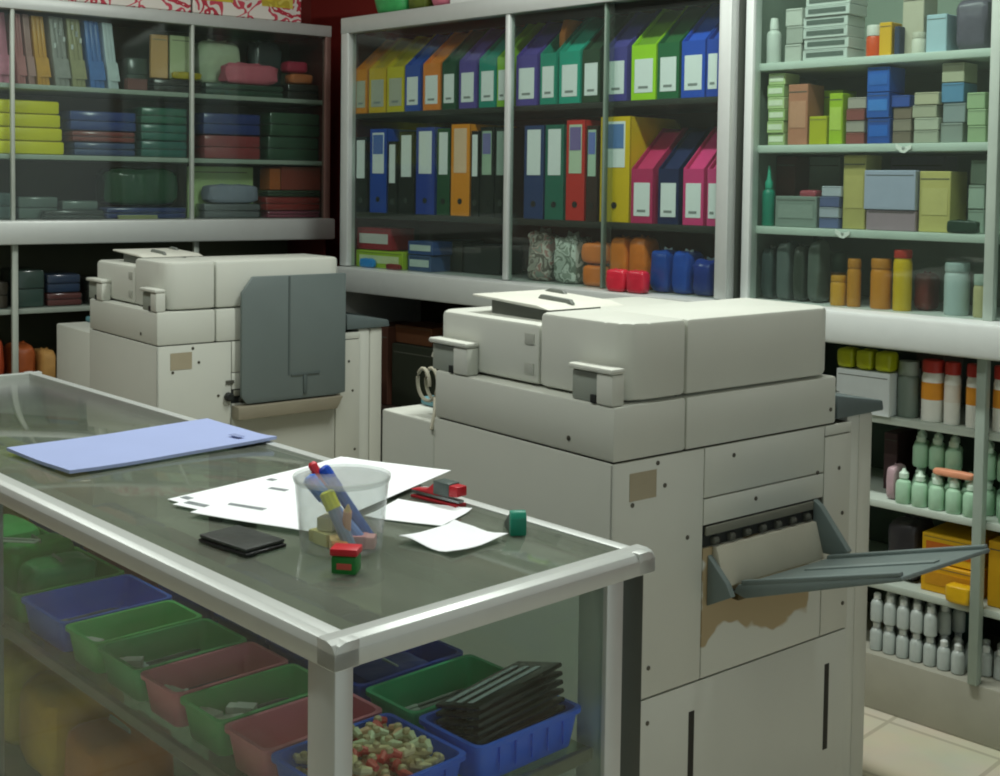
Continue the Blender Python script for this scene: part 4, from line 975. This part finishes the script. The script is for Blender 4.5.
MB().prism([(-.055, 0), (.05, 0), (.05, .006), (-.055, .004)], 'y', -.012, .012, .001).build('base', mat('#a8242c', .4), sp)
MB().prism([(-.06, .012), (-.02, .018), (.0, .034), (.052, .034), (.052, .018), (.0, .012)], 'y', -.011, .011, .002).build('arm', mat('#b3202a', .35), sp)
MB().box(-.002, .034, -.0125, .0125, .0145, .0365, .002).build('grip', mat('#4b5753', .4), sp); MB().prism([(-.058, .0065), (.05, .0075), (.05, .0115), (-.058, .0105)], 'y', -.006, .006).build('magazine', mat('#9aa3a3', .3, .8), sp)
td = thing('marker_cap', 'small teal marker cap with a dark wedge for its reflection beside the back rail', 'marker cap', COUNTER.w(-.185, .455, GT_Z + .0003), COUNTER.a + R(-35))
MB().prism([(-.06, 0), (.0, 0), (.0, .03), (-.012, .026)], 'y', -.011, .011, .001).build('reflection_wedge', mat('#3d4a46', .4), td)  # dark wedge models the teal cap's reflection in the glass
MB().prism([(.0005, 0), (.014, 0), (.014, .026), (.008, .034), (.0005, .036)], 'y', -.012, .012, .002).build('teal_end', mat('#15836a', .4), td)
# ------------------------------------------------------------------ the two photocopiers
CW = mat('#c6c9bf', .5, 0, .04, 6); CW2 = mat('#bfc1b6', .5, 0, .04, 6); CG = mat('#6d7a78', .45, 0, .05, 12)
SEAM = mat('#4a4a42', .8); LGREY = mat('#a7aaa0', .5)
STAIN = None
def stained():
    """Old paint with one ragged brown patch where a sheet of tape was pulled off."""
    m = bpy.data.materials.new('yellowed_panel'); m.use_nodes = True
    nt = m.node_tree; b = nt.nodes['Principled BSDF']; b.inputs['Roughness'].default_value = .5; L = nt.links.new
    tc = nt.nodes.new('ShaderNodeTexCoord'); sx = nt.nodes.new('ShaderNodeSeparateXYZ'); L(tc.outputs['Object'], sx.inputs[0])
    def math_(op, a, bb=None):
        n = nt.nodes.new('ShaderNodeMath'); n.operation = op
        for i, v in enumerate((a, bb)):
            if v is None: continue
            if isinstance(v, (int, float)): n.inputs[i].default_value = v
            else: L(v, n.inputs[i])
        return n.outputs[0]
    nz = nt.nodes.new('ShaderNodeTexNoise'); nz.inputs['Scale'].default_value = 11; nz.inputs['Detail'].default_value = 2; L(tc.outputs['Object'], nz.inputs['Vector'])
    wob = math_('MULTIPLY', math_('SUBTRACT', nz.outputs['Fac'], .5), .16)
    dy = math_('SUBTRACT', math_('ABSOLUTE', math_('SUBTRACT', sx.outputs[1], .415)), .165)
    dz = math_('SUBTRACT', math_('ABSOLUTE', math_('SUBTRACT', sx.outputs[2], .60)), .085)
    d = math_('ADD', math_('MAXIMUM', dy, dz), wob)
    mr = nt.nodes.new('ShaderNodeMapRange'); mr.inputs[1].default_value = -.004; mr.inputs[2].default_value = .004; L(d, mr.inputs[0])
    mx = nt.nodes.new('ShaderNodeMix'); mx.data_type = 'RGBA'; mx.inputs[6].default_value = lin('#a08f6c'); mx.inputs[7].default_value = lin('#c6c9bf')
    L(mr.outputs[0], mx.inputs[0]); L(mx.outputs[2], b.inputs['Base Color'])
    return m

def copier(loc, deg, label, tray_down, extras, deck):
    o = thing('photocopier', label, 'photocopier', loc, R(deg))
    P = lambda n, *a, m=CW, b=.004, par=None: MB().box(*a, b=b).build(n, m, par or o)
    # body: dark core, panels over it
    P('chassis', -.545, -.007, .005, .716, .07, .895, m=SEAM, b=0)
    P('back_panel', -.55, -.0, .0, .005, .06, .896, b=.001); P('end_panel', -.552, -.546, .005, .716, .06, .896, b=.001)
    for x in (-.47, -.10):
        for y in (.08, .66):
            c = MB(); c.lathe([(.028, 0), (.03, .004), (.03, .026), (.028, .03)], 14, m=Matrix.Translation((x - .015, y, .03)) @ Matrix.Rotation(R(90), 4, 'Y')); c.box(x - .012, x + .012, y - .02, y + .02, .045, .07)
            c.build('caster', DARK, o)
    side = [('side_panel', .0, .2435, .444, .896, CW), ('side_panel', .246, .6215, .7985, .896, CW), ('side_panel', .246, .6215, .745, .796, CW),
            ('side_panel', .6245, .717, .444, .872, CW2), ('side_panel', .6245, .717, .8745, .896, CW), ('lower_panel', .0, .717, .07, .4405, CW)]
    for n, y0, y1, z0, z1, m in side: P(n, -.007, 0, y0, y1, z0, z1, m=m, b=.0012)
    MB().box(-.007, 0, .246, .6215, .444, .70, .0012).build('stained_panel', stained() if tray_down else CW2, o)
    for y, z0, z1 in ((.222, .12, .386), (.650, .19, .378)): P('grip_slot', -.004, .0008, y - .008, y + .008, z0, z1, m=mat('#2c2c26', .7), b=.0005)
    P('type_plate', -.001, .0012, .042, .112, .822, .874, m=mat('#a39a82', .6), b=0)
    scr = [(.115, .885), (.33, .872), (.135, .84), (.20, .73), (.05, .815), (.40, .775), (.60, .80), (.675, .80), (.69, .70), (.10, .50), (.70, .50), (.10, .395), (.64, .93), (.335, .655), (.56, .665)]
    for y, z in scr:
        if not tray_down and .25 < y < .65 and z < .8: continue
        MB().lathe([(.0045, 0), (.0045, .0014), (.003, .002)], 10, m=Matrix.Translation((.0002 if not (z < .68 and .25 < y < .6) else .0005, y, z)) @ Matrix.Rotation(R(90), 4, 'Y')).build('screw', mat('#5c5a50', .4, .6), o)
    MB().lathe([(.005, 0), (.005, .0014), (.003, .002)], 10, m=Matrix.Translation((-.12, -.0002, .925)) @ Matrix.Rotation(R(90), 4, 'X')).build('screw', mat('#5c5a50', .4, .6), o)
    # paper deck on the far end
    P('paper_deck', -deck, -.552, .0, .62, .09, .885, m=CW, b=.006); P('deck_lid', .01 - deck, -.56, .10, .60, .886, .905, m=mat('#5f8f98', .5), b=.006)
    # front section with the control panel
    P('front_cover', -.545, -.012, .7185, .765, .06, .905, m=CW, b=.006); P('front_door', -.54, -.014, .767, .818, .06, .905, m=CW2, b=.008)
    cp = MB().prism([(.668, .905), (.668, .957), (.835, .93), (.84, .907)], 'x', -.50, -.002, .004).build('control_panel', mat('#5c6868', .5), o)
    MB().prism([(.70, .9545), (.70, .9563), (.81, .9388), (.81, .937)], 'x', -.42, -.10).build('touch_screen', mat('#27302e', .2), cp)
    # scanner section
    s = MB(); s.box(-.55, 0, 0, .190, .8985, 1.0, .006); s.box(-.55, 0, .1925, .660, .8985, 1.0, .006)
    s.build('scanner_section', CW, o)
    P('scanner_glass_bed', -.52, -.03, .06, .62, .998, 1.004, m=SEAM, b=0)
    # document feeder
    f = MB(); f.prism([(-.243, .030), (-.060, .030), (-.028, .037), (-.010, .055), (-.002, .09), (-.002, .190), (-.243, .190)], 'z', 1.004, 1.150, .010)
    f.prism([(-.243, .1925), (-.002, .1925), (-.002, .61), (-.012, .635), (-.04, .645), (-.243, .645)], 'z', 1.004, 1.150, .010); f.box(-.23, -.02, .05, .62, 1.005, 1.142)
    fe = f.build('document_feeder', CW, o)
    f = MB(); f.prism([(-.585, .06), (-.577, .038), (-.555, .030), (-.2455, .030), (-.2455, .645), (-.57, .645), (-.585, .62)], 'z', 1.004, 1.126, .012)
    f.build('feeder_lid', CW, o)
    tr = MB(); tr.prism([(-.50, 1.160), (-.50, 1.165), (-.29, 1.158), (-.25, 1.1505), (-.28, 1.1505)], 'y', .06, .27, .002); tr.build('document_tray', mat('#d3d4c8', .5), o)
    P('tray_support', -.46, -.30, .08, .25, 1.1255, 1.156, m=mat('#6d726c', .5), b=.004)
    g = MB(); g.prism([(-.38, 1.161), (-.27, 1.156), (-.28, 1.166), (-.37, 1.170)], 'y', .14, .15, .002); g.build('paper_guide', mat('#6d726c', .5), o); MB().prism([(-.48, 1.1645), (-.41, 1.162), (-.42, 1.170), (-.46, 1.172)], 'y', .245, .255, .002).build('paper_guide', mat('#6d726c', .5), o)
    fl = MB(); fl.prism([(-.586, 1.06), (-.586, 1.075), (-.64, 1.03), (-.65, 1.012), (-.64, 1.010)], 'y', .06, .52, .003); fl.build('delivery_flap', mat('#cfcdbd', .5), o)
    for x0, x1 in ((-.565, -.435), (-.118, -.004)):
        xm = x0 + .62 * (x1 - x0)
        hb = MB().box(x0, xm, .004, .0295, 1.0005, 1.056, .003).build('hinge', mat('#8f968c', .5), o)
        MB().box(xm + .0005, x1, -.002, .0295, 1.0005, 1.058, .004).build('hinge_cover', CW, hb)
        MB().box(x0 - .003, x1 + .001, -.006, .0298, 1.0585, 1.069, .004).build('hinge_cap', CW, hb)
        MB().box(xm - .016, xm - .002, -.001, .0035, 1.0005, 1.016, .001).build('hinge_pin', DARK, hb)
    for z in (1.094, 1.035): P('feeder_latch', -.286, -.258, .0275, .031, z - .011, z + .011, m=LGREY, b=.001)
    # exit slot
    ex = P('exit_slot', -.0068, -.003, .248, .586, .702, .742, m=DARK, b=0)
    for k in range(7):
        y = .270 + k * .048
        MB().lathe([(.004, 0), (.008, .002), (.008, .016), (.004, .018)], 10, m=Matrix.Translation((-.001, y, .711)) @ Matrix.Rotation(R(-90), 4, 'X')).build('exit_roller', mat('#55574f', .6), ex)
    MB().box(-.002, .004, .25, .586, .724, .742, .002).build('slot_lip', mat('#77786c', .5), ex)
    if tray_down:
        MB().prism([(.0005, .700), (.0005, .61), (.034, .628), (.012, .700)], 'y', .272, .585, .001).build('exit_plate', mat('#b9b7a6', .5), o)
        t = MB().prism([(.030, .612), (.042, .630), (.40, .738), (.402, .730), (.06, .607)], 'y', .300, .585, .003).build('exit_tray', CG, o)
        MB().prism([(.05, .640), (.395, .744), (.397, .737), (.05, .628)], 'y', .570, .585, .002).build('tray_rim', CG, t)
        MB().prism([(.05, .640), (.395, .744), (.397, .737), (.05, .628)], 'y', .300, .312, .002).build('tray_rim', CG, t)
        MB().prism([(.10, .651), (.38, .7355), (.38, .731), (.10, .644)], 'y', .43, .45, .001).build('tray_rim', mat('#7c8987', .45), t)
        MB().prism([(.0005, .685), (.0005, .585), (.062, .618), (.05, .640)], 'y', .258, .272, .002).build('tray_arm', CG, o)
        MB().prism([(.0005, .745), (.0005, .635), (.08, .640), (.09, .655), (.018, .735)], 'y', .586, .602, .002).build('tray_arm', CG, o)
        MB().box(.0005, .02, .33, .365, .585, .603, .003).build('tray_catch', mat('#4a4020', .6), o)
    else:
        t = MB().prism([(.262, .725), (.262, 1.05), (.30, 1.10), (.640, 1.10), (.640, .705), (.60, .70), (.28, .70)], 'x', .022, .036, .003).build('exit_tray', mat('#66716f', .45, 0, .05, 12), o)
        MB().box(.0355, .0385, .425, .431, .78, 1.098).build('tray_ridge', mat('#515b59', .5), t)
        MB().box(.0355, .0395, .435, .54, .775, .783, .001).build('tray_ridge', mat('#515b59', .5), t); MB().box(.0355, .042, .48, .492, .715, .776, .001).build('tray_ridge', mat('#515b59', .5), t)
        MB().prism([(.245, .695), (.245, .655), (.60, .655), (.625, .695)], 'x', .0005, .05, .003).build('tray_bracket', mat('#8a8472', .55), o)
        MB().lathe([(.012, 0), (.014, .004), (.014, .016), (.01, .02)], 14, m=Matrix.Translation((.0005, .232, .725)) @ Matrix.Rotation(R(90), 4, 'Y')).build('knob', DARK, o)
        MB().box(.0005, .022, .30, .32, .72, 1.06, .002).build('tray_stay', CG, o); MB().box(.0005, .022, .58, .60, .72, 1.06, .002).build('tray_stay', CG, o)
        MB().box(.0005, .006, .225, .252, .765, .775, .001).build('tray_catch', SEAM, o)
    if extras:
        w_ = MB(); pts = []
        for k in range(36):
            a = k / 35 * 2 * math.pi * 1.7
            pts.append((-.628 + .03 * math.cos(a) + .012 * k / 35, .035 + .0 * k - .0, .955 + .036 * math.sin(a) - .0 * k))
        pts = [(x, .02 + .03 * i / 35, z) for i, (x, _, z) in enumerate(pts)]
        w_.tube(pts, .0042, 7); w_.tube([pts[-1], (-.59, .03, .93), (-.565, .012, .905), (-.556, -.004, .87)], .0042, 7)
        w_.build('coiled_cable', mat('#b4b09c', .5), o)
        P('power_switch_cover', -.767, -.755, .06, .10, .70, .83, m=mat('#9a2a24', .5), b=.002)
    return o
copier((-1.4, 1.718, 0), -6.5, 'photocopier beside the counter corner, its grey exit tray folded down', True, True, .755)
copier((-3.323, 1.908, 0), -6.5, 'photocopier between counter and packet cabinet, its grey exit tray folded up', False, False, .87)

# ------------------------------------------------------------------ lamps, sky light, camera
def ceiling_lamp(x, y, power, rz, what):
    o = thing('ceiling_light', f'fluorescent batten lamp on the ceiling, {what}', 'lamp', (x, y, 2.9), rz)
    MB().box(-.62, .62, -.05, .05, -.05, -.002, .004).build('batten', mat('#dfe2df', .5), o)
    em = bpy.data.materials.new('lit_tube'); em.use_nodes = True
    b = em.node_tree.nodes['Principled BSDF']; b.inputs['Emission Color'].default_value = (.93, 1, .95, 1); b.inputs['Emission Strength'].default_value = 3
    n_ = em.node_tree.nodes.new('ShaderNodeTexNoise')
    MB().tube([(-.6, 0, -.068), (.6, 0, -.068)], .014, 10).build('tube', em, o)
    l = bpy.data.lights.new('tube_light', 'AREA'); l.shape = 'RECTANGLE'; l.size = 1.2; l.size_y = .12; l.energy = power; l.color = (.96, 1, .95)
    lo = bpy.data.objects.new('tube_light', l); COL.objects.link(lo); lo.parent = o; lo.location = (0, 0, -.09)
for a in ((-1.7, 2.25, 40, 0, 'above the aisle before the binder cabinet'), (-1.9, .7, 19, 0, 'above the glass counter'), (-3.9, 1.1, 20, 0, 'added to brighten the packet cabinet and copier')): ceiling_lamp(*a)  # last lamp added to lift the dark packet cabinet and its copier

wd = bpy.data.worlds.new('World'); S.world = wd; wd.use_nodes = True
bg = wd.node_tree.nodes['Background']; bg.inputs[0].default_value = (.80, .88, .86, 1); bg.inputs[1].default_value = .78

cd = bpy.data.cameras.new('Camera'); cam = bpy.data.objects.new('Camera', cd); COL.objects.link(cam)
cd.sensor_fit = 'HORIZONTAL'; cd.sensor_width = 36; cd.lens = F_PX / 1000 * 36; cd.shift_y = -(388 - CY_PX) / 1000; cd.clip_start = .05
# columns: right, up, back
def axes():
    f = ray(500, CY_PX).normalized(); r = (ray(900, CY_PX) - ray(500, CY_PX)).normalized(); u = r.cross(f)
    return r, u, f
r_, u_, f_ = axes()
cam.matrix_world = Matrix(((r_.x, u_.x, -f_.x, 0), (r_.y, u_.y, -f_.y, 0), (r_.z, u_.z, -f_.z, CAM_H), (0, 0, 0, 1)))
S.camera = cam
S.view_settings.view_transform = 'Standard'; S.view_settings.look = 'None'; S.view_settings.exposure = 0; S.view_settings.gamma = 1; S.view_settings.use_curve_mapping = False
S.cycles.filter_width = 2.0; S.cycles.use_denoising = True; S.cycles.max_bounces = 10; S.cycles.transparent_max_bounces = 24; S.cycles.glossy_bounces = 3; S.cycles.caustics_reflective = False; S.cycles.caustics_refractive = False
S.cycles.sample_clamp_indirect = 4
